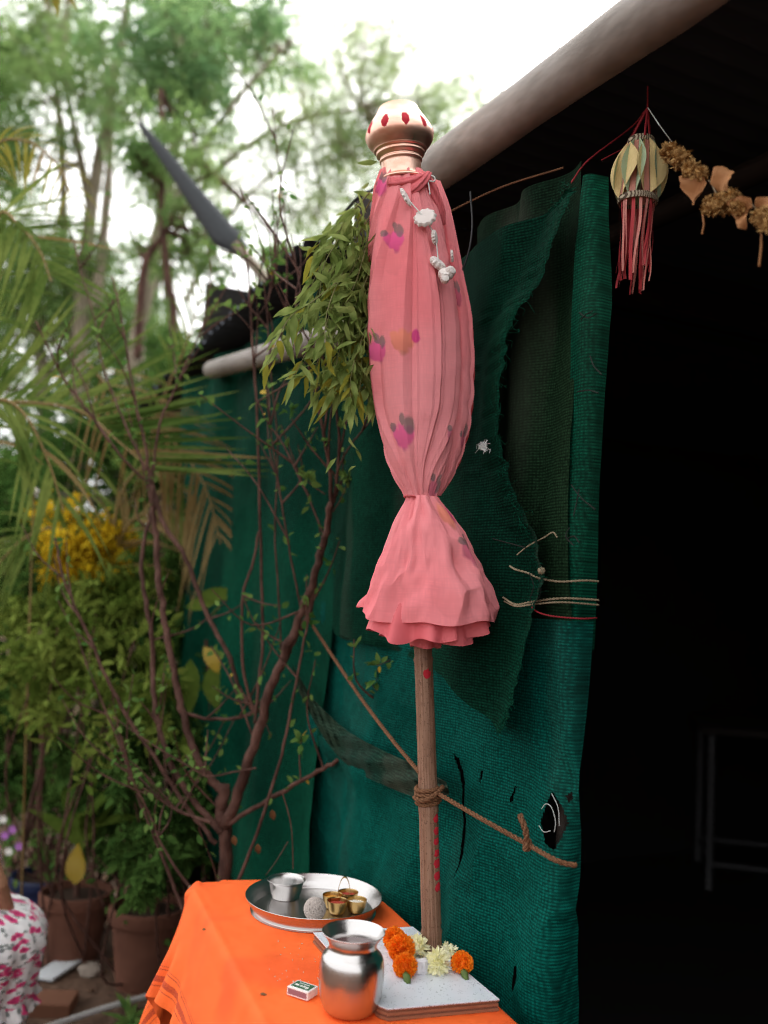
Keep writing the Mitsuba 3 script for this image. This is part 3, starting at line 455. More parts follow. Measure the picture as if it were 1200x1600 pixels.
def pole_dot(py, g, rx, ry, seed):
    P = []; m = mpp(axis_at(py)); r = np.random.default_rng(seed); wob = r.uniform(0.8, 1.2, 16)
    for q in np.linspace(0, 1, 5):
        row = []
        for k in range(16):
            a = k*math.pi/8; _, _, c = on_pole(py, 0); rr = float(np.interp(np.linalg.norm(c-foot), zb, rb)); da = math.cos(a)*rx*m*q*wob[k]/rr
            row.append(c + pax*math.sin(a)*ry*m*q*wob[k] + (ex*math.cos(g+da) + ey*math.sin(g+da))*(rr + 0.0006*(1.2-q*q)))
        P.append(row)
    return grid(np.array(P), True)
for k, (y, g, rx, ry) in enumerate(((1277, 0.72, 6.5, 6.5), (1296, 0.72, 6, 6), (1312, 0.76, 6.5, 5.5), (1330, 0.72, 6.5, 6), (1346, 0.7, 7.5, 7), (1365, 0.72, 7, 7), (1383, 0.7, 7, 6.5), (1052, 1.25, 6, 8))):
    obj('red_dot', pole_dot(y, g, rx, ry, k), 'vermilion', gudi, True)

# copper pot upside down on the pole
pot = thing('copper_pot', 'shiny copper pot with red oval spots upside down on the pole top', 'pot')
pb = at(628, 283, YP); pu = unit(UP - RT*0.055); m = mpp(pb)
prof = [(35.5, -1.5), (36.5, 0), (36, 2), (33.5, 4), (32, 7), (31.5, 14), (31.3, 22), (31.5, 27), (33, 29), (33.6, 31), (32.8, 33), (32.5, 35), (36, 38), (38, 40.5), (37.5, 43), (38.5, 45), (41, 46.5), (41.5, 48), (43, 50)]
body = [(43, 50), (48.5, 57), (52, 64), (53.2, 71), (52, 79), (48, 88), (42.5, 97.5), (37, 106.5), (33.5, 113), (31.5, 117.5)]
p_all = np.vstack([rprof(prof, 3), rprof(body, 5)[1:], [(31, 119.5), (30, 120.5), (29, 120), (28, 118.6), (15, 118), (0.01, 118)]])*m
p_all[:, 1] = np.where(p_all[:, 1] > 50*m, 50*m + (p_all[:, 1]-50*m)*0.90, p_all[:, 1])
obj('neck', lathe([(33*m, -1.5*m), *(p_all[p_all[:, 1] < 50.5*m])], 64, pb, pu), 'copper', pot, 50)
obj('body', lathe(p_all[p_all[:, 1] > 49.5*m], 64, pb, pu), 'copper', pot, 50)
z = pu; x = unit(np.cross(z, [0, 1.0, 0.1])); y = np.cross(z, x)
if x @ RT < 0: x = -x
if y @ FW > 0: y = -y
for k in range(10):
    g0 = 0.77 + k*2*math.pi/10; P = []; r = np.random.default_rng(70+k); wob = r.uniform(0.85, 1.12, 18)
    pr, ph = p_all[:, 0], p_all[:, 1]; sel = p_all[:, 1] > 50*m
    for q in np.linspace(0, 1, 5):
        row = []
        for j in range(18):
            a = j*math.pi/9; h = (77 + 11.0*math.sin(a)*q*wob[j])*m; R = float(np.interp(h, ph[sel][:-4], pr[sel][:-4])) + 0.0009*(1.3-q*q); g = g0 + 6.0*math.cos(a)*q*wob[j]*m/R
            row.append(pb + z*h + R*(x*math.cos(g) + y*math.sin(g)))
        P.append(row)
    obj('red_spot', grid(np.array(P), True), 'vermilion', pot, True)

# ---------------------------------------------------------------- the sari on the pole
E1 = unit(np.array([RT[0], RT[1], 0])); E2 = np.array([E1[1], -E1[0], 0]); ZZ = np.array([0, 0, 1.0])
def rows(tab, n, front=None):
    t = np.array(tab, float); y = np.linspace(t[0, 0], t[-1, 0], n); return y, np.interp(y, t[:, 0], t[:, 1]), np.interp(y, t[:, 0], t[:, 2])
def smooth1(a, k=5): return np.convolve(np.pad(a, k, mode='edge'), np.ones(2*k+1)/(2*k+1), 'valid')
def knife(x): f = x - np.floor(x); return np.where(f < 0.82, f/0.82, (1-f)/0.18) - 0.5
def drape(tab, n, nphi, pleat, flat=0.75, p0=-math.pi/2, p1=1.5*math.pi, hem=None, uoff=0.0, back=0.0, crease=0.0):
    y, xl, xr = rows(tab, n); xl, xr = smooth1(xl, 4), smooth1(xr, 4); V, UV = [], []
    for i in range(n):
        c = at((xl[i]+xr[i])/2, y[i], YP + back); m = mpp(c); hw = (xr[i]-xl[i])/2*m; a0 = p0(i/(n-1)) if callable(p0) else p0; a1 = p1(i/(n-1)) if callable(p1) else p1
        g = np.linspace(a0, a1, nphi); t = i/(n-1); mul, dz = pleat(g, t)
        hd = hw*flat + 0.006*(1-flat)
        zz = dz*m + (hem(g, t)*m if hem else 0)
        V.append(c + (np.cos(g)*hw*mul)[:, None]*E1 + (np.sin(g)*hd*mul)[:, None]*E2 + (zz*np.ones(nphi))[:, None]*ZZ)
        UV.append(np.stack([(math.pi/2-g)*0.062 + uoff, np.full(nphi, c[2])], 1))
    v, f = grid(np.array(V)); return trimesh.Trimesh(v, f, process=False), np.array(UV).reshape(-1, 2)
sari = thing('sari', 'pink printed sari gathered and tied round the pole below the copper pot', 'sari')
UT = [(272, 594, 666), (285, 586, 672), (305, 583, 679), (340, 581, 686), (380, 579, 693), (430, 577.5, 702), (480, 576, 709), (540, 576.5, 713), (600, 581, 713), (650, 588, 709), (690, 596, 703), (725, 606, 696), (750, 617, 690), (768, 628, 685), (778, 634, 681)]
def up_pleat(g, t):
    G = (math.pi/2 - g)
    Gw = G + 0.22*np.sin(2.3*G + 0.7) + 0.10*np.sin(5.1*G + 2.0*t)
    k = knife(Gw*1.25 + 0.22 + 0.45*(1-t)**2 + 0.10*np.sin(t*4)); k2 = knife(Gw*2.7 + 0.6 + 0.6*(1-t) + 0.12*np.sin(3*t+G)); k3 = np.sin(G*6 + 3*t)
    sm = lambda x: np.clip(x, 0, 1)**2*(3-2*np.clip(x, 0, 1)); q = (G - 0.30*(1-t) + 0.10*t)/(0.30 + 0.70*sm(t/0.42))/(0.35 + 0.65*sm((1-t)/0.30)); q = q + 0.12*np.sin(2.1*q + 1.0) + 0.06*np.sin(4*t + 3*q)
    k = np.where(q > 0, knife(q*1.35), 0.8*knife(q*0.85 + 1e-6)); k2 = knife(q*3.1 + 0.4)*(q > 0.1)
    env = 0.35 + 0.65*math.sin(math.pi*min(1, max(0, t*0.96+0.02)))**0.7
    mul = 1 + env*(0.20*k + 0.028*k2 + 0.014*k3 + 0.09*(meshkit.fbm(np.stack([q*1.6, 0*q + t*2.2, 0*q], -1), 2, 5)-0.5)) + 0.04*np.sin(G*11 + 2*np.sin(G*2))*math.exp(-((t-1)/0.05)**2) + 0.05*np.sin(G*9 + 2*np.sin(G*2))*math.exp(-(t/0.05)**2)
    mul *= 1 + 0.010*np.sin(t*60 + 3*G)*np.clip(np.sin(G*2+t*9), 0, 1)
    return mul, 0.0
ms, uvs = drape(UT, 190, 460, up_pleat, 0.72, p0=lambda t: -0.75 + 0.45*math.sin(math.pi*min(1, t))); obj('upper_drape', ms, 'sari', sari, True, uv=uvs)
def motif(px, py, sc, turn, kind, tab=UT, uoff=0.0, vrow=None):
    y = np.array([r[0] for r in tab]); xl = np.interp(py, y, [r[1] for r in tab]); xr = np.interp(py, y, [r[2] for r in tab]); xc, hw = (xl+xr)/2, (xr-xl)/2
    g = math.acos(max(-0.97, min(0.97, (px-xc)/hw))); MOTIFS.append(((math.pi/2-g)*0.062 + uoff, float(at(xc, py, YP)[2]), sc, turn, kind))
for a in ((616, 392, .031, 0.1, 'magenta'), (613, 432, .030, 0.3, 'faint'), (629, 546, .034, 0.0, 'orange'), (590, 560, .030, 0.15, 'magenta'), (629, 690, .037, 0.05, 'magenta'), (627, 733, .026, 0.2, 'faint'), (676, 768, .034, -0.5, 'dark'), (595, 305, .030, 0.2, 'magenta'), (700, 684, .026, -0.3, 'dark'), (664, 420, .02, 0.5, 'faint'), (586, 610, .026, 0.4, 'faint')): motif(*a)
# the pleated end behind, at the right
BT = [(680, 284, 9), (690, 325, 14), (697, 380, 19), (703, 430, 22), (710, 490, 26), (713, 560, 26), (711, 620, 25), (707, 670, 23), (700, 715, 18), (691, 750, 12), (682, 774, 6)]
bt = spline(np.array(BT, float), 14); V, UV = [], []
for i, (x, y, hw) in enumerate(bt):
    c = at(x, y, YP + 0.036); m = mpp(c); g = np.linspace(0, 2*math.pi, 90); t = i/len(bt)
    mul = 1 + 0.16*knife(g*1.15 + t*0.7) + 0.16*np.abs(np.sin(t*34 + g*1.4))*np.clip(np.cos(g-0.4), 0, 1)*np.clip((t-0.35)*4, 0, 1)
    V.append(c + (np.cos(g)*hw*m*mul)[:, None]*E1 + (np.sin(g)*hw*m*0.8*mul)[:, None]*E2); UV.append(np.stack([(math.pi/2-g)*0.05 + 4.0, np.full(90, c[2])], 1))
obj('back_pleats', grid(np.array(V)), 'sari', sari, True, uv=np.array(UV).reshape(-1, 2), label='narrow pleated and braided end behind the main drape')
for (x, y, k) in ((712, 467, 'dark'), (720, 565, 'faint'), (722, 688, 'dark')):
    i = np.argmin(np.abs(bt[:, 1]-y)); g = math.acos(max(-.95, min(.95, (x-bt[i, 0])/bt[i, 2]))); MOTIFS.append(((math.pi/2-g)*0.05 + 4.0, float(at(bt[i, 0], y, YP+0.028)[2]), 0.028, 0.2, k))
# folded knot of cloth under the pot's rim
for k, (pp, ww) in enumerate((([(606, 286), (626, 288), (650, 284), (672, 272)], 11), ([(640, 300), (652, 292), (664, 281), (672, 270)], 7), ([(666, 274), (677, 300), (686, 325), (692, 352)], 9))):
    c = spline([at(x, y, YP - 0.034 + 0.012*j*(k > 1) - 0.008*(k == 1)) for j, (x, y) in enumerate(pp)], 7); rr = ww*mpp(c[0])*np.interp(np.linspace(0, 1, len(c)), [0, .25, .75, 1], [.55, 1, .95, .5]); r0 = np.random.default_rng(k)
    tb = tube(c, rr, 44); v = tb.vertices.copy(); n_ = len(c)*44; an = np.tile(np.arange(44)/44*2*np.pi, len(c)); li = np.repeat(np.arange(len(c)), 44); v[:n_] = c[li] + (v[:n_]-c[li])*(1 + 0.22*knife(an*1.1 + 0.05*li) + 0.10*np.sin(an*5 + 0.2*li))[:, None]; tb = trimesh.Trimesh(v + 0.0012*(meshkit.fbm(v*np.array([160, 160, 60]), 2, k)[:, None]*2-1)*unit(v-c.mean(0)), tb.faces, process=False); obj('knot_fold', tb, 'sari_inner', sari, True)
# the skirt below the tie: round inner layer, open front panel, ruffled lower hems
ST = [(776, 634, 682), (786, 630, 688), (800, 621, 700), (820, 610, 714), (850, 598, 731), (880, 589, 745), (910, 582, 755), (936, 577, 760)]
def sk_pleat(g, t):
    G = math.pi/2 - g; return 0.90 + 0.5*(0.05 + 0.07*t)*np.sin(G*5 + 1.2 + t) + 0.045*knife(G*2.2 + 0.3*t) + 0.02*np.sin(G*13 + 3*t)*(1-t) + 0.07*np.sin(G*15)*math.exp(-(t/0.06)**2), 0.0
def ridge(G, t, seed, fu=3.0, fv=1.2): return 1 - np.abs(2*meshkit.fbm(np.stack([G*fu + 0.8*t*np.sin(G*1.3 + seed), t*fv + 0*G, 0*G + seed*3.7], -1), 3, seed) - 1)*2.2
sk0 = sk_pleat
def sk_pleat(g, t): m_, d_ = sk0(g, t); G = math.pi/2 - g; return m_ + 0.05*(ridge(G, t, 4) - 0.5)*(0.5 + 0.5*t), d_
ms, uvs = drape(ST, 90, 360, sk_pleat, 0.78, uoff=2.0, back=0.004); obj('skirt_layer', ms, 'sari', sari, True, uv=uvs, label='deeper pink inner layer of the flared skirt')
FT = [(776, 636, 684), (784, 630, 690), (800, 621, 704), (825, 607, 723), (855, 596, 739), (885, 586, 751), (915, 577, 760), (940, 571, 765), (952, 569, 767)]
def xl_edge(t):
    y = 776 + t*176; x = np.interp(y, [776, 810, 838, 867, 940, 952], [650, 643, 622, 602, 572, 569]); a, b = np.interp(y, [r[0] for r in FT], [r[1] for r in FT]), np.interp(y, [r[0] for r in FT], [r[2] for r in FT])
    return math.acos(max(-1, min(1, (x-(a+b)/2)/((b-a)/2))))
def fr_pleat(g, t):
    G = math.pi/2 - g; s = smooth = 1/(1+math.exp(-(t-0.25)*9))
    fold1 = np.exp(-((G-0.05-0.5*t)/0.16)**2); fold2 = np.exp(-((G+0.75*t+0.02)/0.14)**2); fold3 = np.exp(-((G-0.75-0.1*t)/0.2)**2)
    return 1.0 + 0.17*fold1*(1-0.6*t) - 0.17*fold2*math.sin(math.pi*min(1, t*1.1)) + 0.11*fold3*(0.3+t) + 0.06*np.sin(G*4.3+0.6)*t + 0.10*knife(G*1.9+0.2-0.4*t)*(1-t)**1.5 + 0.02*np.sin(G*7+6*t)*(1-t)**2 + 0.03*t*np.exp(-((G-1.5)/0.25)**2) + 0.24*(ridge(G, t*0.9, 9, 2.0, 1.9) - 0.5)*(0.35 + 0.65*min(1, t*1.6)) + 0.04*(ridge(G, t, 15, 5.0, 2.0) - 0.5)*(1-0.8*t), 0.0
def fr_hem(g, t): G = math.pi/2 - g; return -(t**3)*(22*np.clip(np.cos(G*0.93), 0, 1) + 3*np.sin(G*6) + 8*(meshkit.noise(np.stack([G*3, 0*G, 0*G], -1), 3)-0.5))
ms, uvs = drape(FT, 110, 300, fr_pleat, 0.80, p0=lambda t: -0.55, p1=xl_edge, hem=fr_hem, uoff=3.0); obj('front_panel', ms, 'sari', sari, True, uv=uvs, label='light pink front panel of the flared skirt')
motif(696, 806, .034, -0.3, 'orange', FT, 3.0); motif(728, 860, .03, -0.2, 'dark', FT, 3.0); motif(640, 905, .03, -0.2, 'faint', FT, 3.0); motif(700, 930, .03, 0.2, 'faint', FT, 3.0); motif(610, 830, .03, 0.2, 'faint', ST, 2.0); motif(735, 870, .03, 0.2, 'dark', ST, 2.0)
HT = [(905, 596, 742), (930, 584, 754), (950, 576, 760), (965, 572, 762), (972, 570, 763)]
def hm_pleat(g, t): G = math.pi/2 - g; return 0.90 + 0.06*t + t*(0.13*np.sin(G*5 + 0.4 + 0.8*np.sin(G*1.7)) + 0.08*np.sin(G*11 + 2 + np.sin(G*2.3)) + 0.03*np.sin(G*19)), t*3*np.sin(G*6+1)
def hm_hem(g, t): G = math.pi/2 - g; return -(t**1.5)*np.clip(27*np.cos(G*0.9) - 5*np.sin(G*1.0) + 4.5*np.sin(G*7 + np.sin(G*2)), -5, 60)
ms, uvs = drape(HT, 60, 420, hm_pleat, 0.8, hem=hm_hem, uoff=6.0); obj('lower_hem', ms, 'sari_inner', sari, True, uv=uvs, label='ruffled lower hem under the front panel')
HT2 = [(900, 612, 726), (940, 600, 742), (965, 596, 748), (974, 593, 748)]
def h2_pleat(g, t): G = math.pi/2 - g; return 0.95 + t*(0.12*np.sin(G*7 + 2.2) + 0.07*np.sin(G*12 + 1)), 0.0
ms, uvs = drape(HT2, 50, 420, h2_pleat, 0.8, hem=lambda g, t: -(t**1.4)*(20 + 10*np.sin((math.pi/2-g)*2+.4)), uoff=7.0); obj('lower_hem', ms, 'sari_inner', sari, True, uv=uvs)
CT = [(960, 634, 692), (985, 637, 690), (1000, 639, 688), (1011, 640, 687)]
ms, uvs = drape(CT, 30, 160, lambda g, t: (1 + 0.10*np.sin(g*5+1), 2*np.sin(g*3)), 0.8, uoff=8.0); obj('inner_end', ms, 'sari_inner', sari, True, uv=uvs)
tie = thing('sari_tie', 'thin cord tied round the waist of the pink sari', 'cord'); c0 = at(657, 777, YP); m = mpp(c0); scene[tie] = ply(tube([c0 + E1*25.5*m*math.cos(a) + E2*19*m*math.sin(a) + ZZ*0.001*math.sin(3*a) for a in np.linspace(0, 2*math.pi, 50)], 0.0016, 6), 'sari_inner', smooth=True)

# sugar garland
gar = thing('sugar_garland', 'string of white sugar cake pieces hanging at the upper right of the sari', 'garland')
def fluted(c, r, th, nrm, nf, seed):
    nrm = unit(nrm); a = unit(np.cross(nrm, [0.1, 0.2, 1.0])); b = np.cross(nrm, a); g = np.arange(72)*2*math.pi/72; R = r*(1 + 0.07*np.cos(g*nf)); P = []
    for q, h in ((0.02, 0.5), (0.55, 0.52), (0.85, 0.45), (1.0, 0.1), (1.0, -0.2), (0.8, -0.5), (0.02, -0.5)): P.append(c + nrm*th*h + (R*q)[:, None]*(np.cos(g)[:, None]*a + np.sin(g)[:, None]*b))
    return grid(np.array(P), True)
gs = [(664, 340, 17.5, .010, (-0.25, -0.9, 0.35), -0.062), (634, 308, 15, .006, (0.75, -0.35, 0.4), -0.060), (679, 371, 11, .008, (0.93, -0.3, 0.1), -0.052), (684, 412, 14, .013, (0.6, -0.5, 0.7), -0.050), (697, 428, 12, .015, (-0.1, -0.7, 0.6), -0.062), (704, 424, 8, .013, (0.5, -0.7, 0.3), -0.066), (706, 400, 9, .006, (0.98, -0.1, 0.1), -0.02), (695, 436, 7, .011, (0.1, -0.9, 0.2), -0.07)]
for k, (x, y, r, th, nr, o) in enumerate(gs):
    c = at(x, y, YP + o); obj('sugar_piece', fluted(c, r*mpp(c), th, nr, 11 + k % 3, k), 'sugar', gar, 40)
obj('string', tube(spline([at(628, 300, YP-.055), at(645, 320, YP-.06), at(664, 342, YP-.064), at(680, 372, YP-.055), at(686, 410, YP-.055), at(699, 428, YP-.06)], 6), 0.0012, 5), 'thread_white', gar, True)
lp = thing('white_thread_loop', 'small white thread loop under the right side of the pot rim', 'thread'); scene[lp] = ply(tube(spline([at(x, y, YP-.045) for x, y in ((664, 276), (672, 274), (679, 277), (679, 283), (672, 283), (668, 280), (670, 290), (672, 304))], 6), 0.0013, 6), 'thread_white', smooth=True)

# ---------------------------------------------------------------- neem
neem = thing('neem_branch', 'hanging bunch of green neem leaves tied to the pole left of the sari', 'branch')
rng = np.random.default_rng(21); NL = 0
fr = [[(576, 302), (540, 345), (508, 400), (486, 448)], [(580, 312), (552, 360), (540, 400), (530, 440)], [(578, 300), (535, 345), (505, 372), (488, 400)], [(582, 330), (540, 400), (500, 455), (470, 520)], [(582, 350), (560, 420), (545, 480), (536, 520)], [(580, 370), (540, 440), (515, 490), (500, 560)], [(560, 420), (500, 450), (455, 490), (430, 560)], [(540, 430), (490, 470), (450, 500), (418, 570)], [(582, 400), (570, 470), (566, 530), (560, 580)], [(580, 420), (550, 490), (530, 550), (520, 605)], [(540, 470), (505, 520), (480, 550), (458, 590)], [(584, 450), (572, 520), (565, 570), (562, 612)], [(560, 500), (530, 550), (510, 585), (498, 622)], [(584, 480), (560, 545), (548, 590), (548, 630)], [(545, 380), (510, 430), (490, 470), (468, 500)], [(570, 340), (565, 400), (560, 450), (566, 500)], [(530, 520), (500, 560), (488, 580), (470, 590)], [(575, 520), (560, 560), (540, 600), (520, 622)], [(555, 330), (530, 372), (505, 420), (497, 500)], [(585, 500), (575, 560), (574, 600), (580, 622)], [(550, 400), (520, 460), (508, 510), (512, 560)], [(574, 380), (556, 440), (530, 500), (515, 540)]]
for j, f in enumerate(fr):
    dy = rng.uniform(-0.055, 0.055); P = spline([at(x, y, YP + 0.005 + dy*(0.3 + 0.35*i) - 0.01*i) for i, (x, y) in enumerate(f)], 8); tw = obj('twig', tube(P, np.linspace(0.0015, 0.0007, len(P)), 5), 'neem_twig', neem, True)
    n = 13 if j < 16 else 11; ts = np.linspace(0.18, 1.0, n)
    for i, t in enumerate(ts):
        if NL >= 295: break
        q = P[min(len(P)-1, int(t*(len(P)-1)))]; q0 = P[max(0, int(t*(len(P)-1))-2)]; tn = unit(q - q0 + 1e-9); sd = unit(np.cross(tn, rng.normal(size=3)*0.35 + np.array([0, -1.0, 0.2])))*(1 if i % 2 else -1)
        d = unit(sd*0.85 + tn*0.55 + np.array([0, 0, -0.45]) + rng.normal(size=3)*0.22) if i < n-1 else unit(tn + [0, 0, -0.3])
        L = rng.uniform(0.036, 0.054)*(1.0 if i > 1 else 0.75); W = L*rng.uniform(0.27, 0.37); nr = unit(rng.normal(size=3)*0.6 + np.array([-0.2, -0.7, 0.7])); nr = unit(nr - d*(nr @ d)); sx = np.cross(d, nr); cv = rng.uniform(-0.5, 0.5); dr_ = rng.uniform(0.05, 0.55)
        T = np.linspace(0, 1, 8); w = W*0.5*np.sin(np.pi*np.clip(T*0.97+0.02, 0, 1)**0.75)*(1 + 0.10*np.sin(T*30+i)); mid = q + d*(L*T)[:, None] + sx*(cv*L*T*T)[:, None] + np.array([0, 0, -1.0])*(dr_*L*T*T)[:, None] - nr*(0.06*L*np.sin(T*np.pi))[:, None]
        fo = rng.uniform(0.1, 0.9)*(1 + 0.5*np.sin(T*9 + i))[:, None]; wv = (0.14*w*np.sin(T*22 + i*1.3))[:, None]*nr; Pm = np.stack([mid + sx*w[:, None] + nr*w[:, None]*fo + wv, mid + sx*(w*.5)[:, None] + nr*(w*.4)[:, None]*fo, mid, mid - sx*(w*.5)[:, None] + nr*(w*.4)[:, None]*fo, mid - sx*w[:, None] + nr*w[:, None]*fo - wv], 1)
        NL += 1; obj('leaflet', grid(Pm), 'neem_young' if (q[2] < 1.88 and rng.random() < 0.3) or rng.random() < 0.06 else 'neem', neem, True)
# loose small leaves deep in the bunch, too many to tell apart
n = 520; c = np.array([at(*(np.array([560, 470]) + rng.normal(size=2)*[18, 75]), YP + rng.normal()*0.03 + 0.02) for _ in range(n)]); obj('inner_leaves', leaf_cloud(c, 0.045, rng, 0.27, 0.3, np.array([-0.4, 0, -0.8]), 0.3, 0.2, 2), 'neem', neem, True, kind='stuff')

# ---------------------------------------------------------------- coir rope
rp = thing('coir_rope', 'brown twisted coir rope tying the bamboo pole between the shrub and the netting', 'rope')
w0, _, wc = on_pole(1243, 1.57); knotL, _, _ = on_pole(1205, 2.9); R0 = 0.0042
obj('span', rope([at(478, 960, 2.42), at(500, 995, 2.36), at(560, 1085, 2.10), at(610, 1152, 1.88), knotL + RT*0.002], R0), 'coir', rp, True)
coil = [];
for a in np.linspace(0, 2*math.pi*3.4, 120):
    p, nrm, c = on_pole(1253 - 24*a/(2*math.pi*3.4) + 2*math.sin(a), math.pi - a, 0.004); coil.append(p)
obj('wrap', rope(coil, R0, n=1), 'coir', rp, True)
coil = [on_pole(1238 + 8*math.sin(a*1.6+0.5), math.pi*0.9 - a, 0.0095)[0] for a in np.linspace(0, math.pi*1.0, 30)]; obj('wrap', rope(coil, R0, n=1), 'coir', rp, True)
e = [onw(690, 1243, 0.10), onw(750, 1278, 0.085), onw(800, 1306, 0.055), onw(826, 1320, 0.045), onw(862, 1341, 0.04), onw(882, 1349, 0.026), onw(901, 1352, 0.010)]
obj('span', rope([on_pole(1240, 0.1, 0.002)[0], *e], R0), 'coir', rp, True)
kc = onw(823, 1320, 0.048); g = np.linspace(0, 4*math.pi, 40); obj('knot', rope(np.array([kc + 0.008*(WD*np.cos(t)*0.6 + ZZ*np.sin(t)) + WN*0.004*np.sin(t*0.5) for t in g]), 0.0036, n=1), 'coir', rp, True)
obj('frayed_end', rope([kc, onw(822, 1302, 0.055), onw(818, 1288, 0.06), onw(812, 1273, 0.062)], 0.0052), 'coir', rp, True)
# ---------------------------------------------------------------- table and cloth
tBL, tBR, tFR, tFL = (onz(*p, TOPZ) for p in ((285, 1375), (565, 1372), (810, 1590), (395, 1600)))
ea = unit(tBR-tBL); eb = unit((tFR-tBR)/np.linalg.norm(tFR-tBR) + (tFL-tBL)/np.linalg.norm(tFL-tBL)); TW, TL = float(np.linalg.norm(tBR-tBL)) - 0.004, 0.82; TO0 = tBL + ea*0.004 + eb*0.004
def tw(a, b, z): return TO0 + np.asarray(a)[..., None]*ea + np.asarray(b)[..., None]*eb + np.asarray(z)[..., None]*ZZ
tab = thing('small_table', 'dark wooden table hidden under the orange cloth', 'table')
def tbox(size, a, b, z): m = box(size, (a, b, z), 0.003); v = m.vertices; return trimesh.Trimesh(tw(v[:, 0], v[:, 1], v[:, 2]), m.faces, process=False)
obj('table_top', tbox((TW-0.014, TL-0.014, 0.022), TW/2, TL/2, -0.018), 'table_wood', tab)
for a in (0.03, TW-0.03):
    for b in (0.04, TL-0.04): obj('leg', tbox((0.036, 0.036, TOPZ-0.03), a, b, -0.030-(TOPZ-0.03)/2), 'table_wood', tab)
for a in (0.03, TW-0.03): obj('rail', tbox((0.02, TL-0.12, 0.04), a, TL/2, -0.08), 'table_wood', tab)
def cloth():
    h = 0.0125; A = np.arange(-0.168, TW+0.15, h); B = np.arange(-0.33, TL+0.06, h); a, b = np.meshgrid(A, B, indexing='ij'); r = np.random.default_rng(5)
    X = np.stack([a, b, 0.002 + 0*a], -1); X[..., 2] += 0.0006*r.random(a.shape); cr = 0.03
    qa, qb = np.abs(a-TW/2)-TW/2+cr, np.abs(b-TL/2)-TL/2+cr; sd = np.hypot(np.maximum(qa, 0), np.maximum(qb, 0)) + np.minimum(np.maximum(qa, qb), 0) - cr
    w = (sd > -0.012).astype(float)[..., None]; Vv = np.zeros_like(X); X0 = X.copy()
    pairs = []
    for (da, db, st) in ((1, 0, 1), (0, 1, 1), (1, 1, .6), (1, -1, .6), (3, 0, .10), (0, 3, .10)):
        for par in ((0, 1) if max(abs(da), abs(db)) == 1 else (0, 1, 2, 3, 4, 5)):
            k = 2 if max(abs(da), abs(db)) == 1 else 6
            ia = np.arange(X.shape[0]-da); ib = np.arange(max(0, -db), X.shape[1]-max(0, db)); key = ia if da else None
            if da: ia = ia[(ia % k >= 0) & ((ia // max(1, da)) % 2 == (par % 2)) & ((ia % max(1, da)) == (par // 2) % max(1, da))]
            else: ib = ib[((ib // db) % 2 == (par % 2)) & ((ib % db) == (par // 2) % db)]
            if len(ia) and len(ib): pairs.append((np.ix_(ia, ib), np.ix_(ia+da, ib+db), h*math.hypot(da, db), st))
    for step in range(100):
        Vv *= 0.965; P = X + w*(Vv/60 + np.array([0, 0, -9.8])/3600); P[..., 0] -= w[..., 0]*2.6/3600*(X[..., 0] < 0.0); P[..., 1] -= w[..., 0]*1.2/3600*(X[..., 1] < 0.0)
        if step < 40: P += w*0.00025*(r.random(P.shape)-0.5)
        for it in range(7):
            for i, j, L, st in pairs:
                d = P[j]-P[i]; n = np.linalg.norm(d, axis=-1, keepdims=True)+1e-9; wi, wj = w[i], w[j]; c = st*(n-L)/n/np.maximum(wi+wj, 1e-6)*d
                if L > 2*h: c = c*(n < L)
                P[i] += wi*c; P[j] -= wj*c
            qa, qb = np.abs(P[..., 0]-TW/2)-TW/2+cr, np.abs(P[..., 1]-TL/2)-TL/2+cr; sd = np.hypot(np.maximum(qa, 0), np.maximum(qb, 0)) + np.minimum(np.maximum(qa, qb), 0) - cr
            ins = (sd < 0.0015) & (P[..., 2] < 0.0005); deep = np.minimum(-sd+0.0015, 0.02)
            ga = np.where(qa > 0, qa, np.where(qa > qb, 1.0, 0))*np.sign(P[..., 0]-TW/2); gb = np.where(qb > 0, qb, np.where(qb >= qa, 1.0, 0))*np.sign(P[..., 1]-TL/2); gn = np.hypot(ga, gb)+1e-9
            side = ins & (deep < np.maximum(0.004, -P[..., 2])); P[..., 0] += np.where(side, ga/gn*deep, 0)*w[..., 0]; P[..., 1] += np.where(side, gb/gn*deep, 0)*w[..., 0]
            P[..., 2] = np.where(ins & ~side, 0.001, P[..., 2])
            lim = 0.19; wl = (P[..., 0] > TW+0.045); P[..., 0] = np.where(wl, TW+0.045, P[..., 0])       # the netting stands close to the right side
        Vv = (P-X)*60; X = P
    from scipy.ndimage import zoom
    X[..., 2] += (meshkit.fbm(np.stack([a*4, b*4, 0*a], -1), 3, 9)-0.5)*0.003*(w[..., 0] < 0.5)
    X[..., 2] = np.where(w[..., 0] < 0.5, np.maximum(X[..., 2], 0.0012), X[..., 2])
    Z = np.stack([zoom(X[..., k], 3, order=3) for k in range(3)], -1); ua, ub = zoom(a, 3, order=1), zoom(b, 3, order=1)
    CL.update(a0=float(A[0]), a1=float(A[-1]), b0=float(B[0]), b1=float(B[-1]))
    W3 = tw(Z[..., 0], Z[..., 1], Z[..., 2]); return grid(W3), np.stack([ua, ub], -1).reshape(-1, 2)
cm, cuv = cloth(); ck = thing('orange_tablecloth', 'bright orange cloth with dark border stripes draped over the small table', 'tablecloth'); scene[ck] = ply(cm, 'orange_cloth', smooth=True, uv=cuv)
TZ = TOPZ + 0.0035

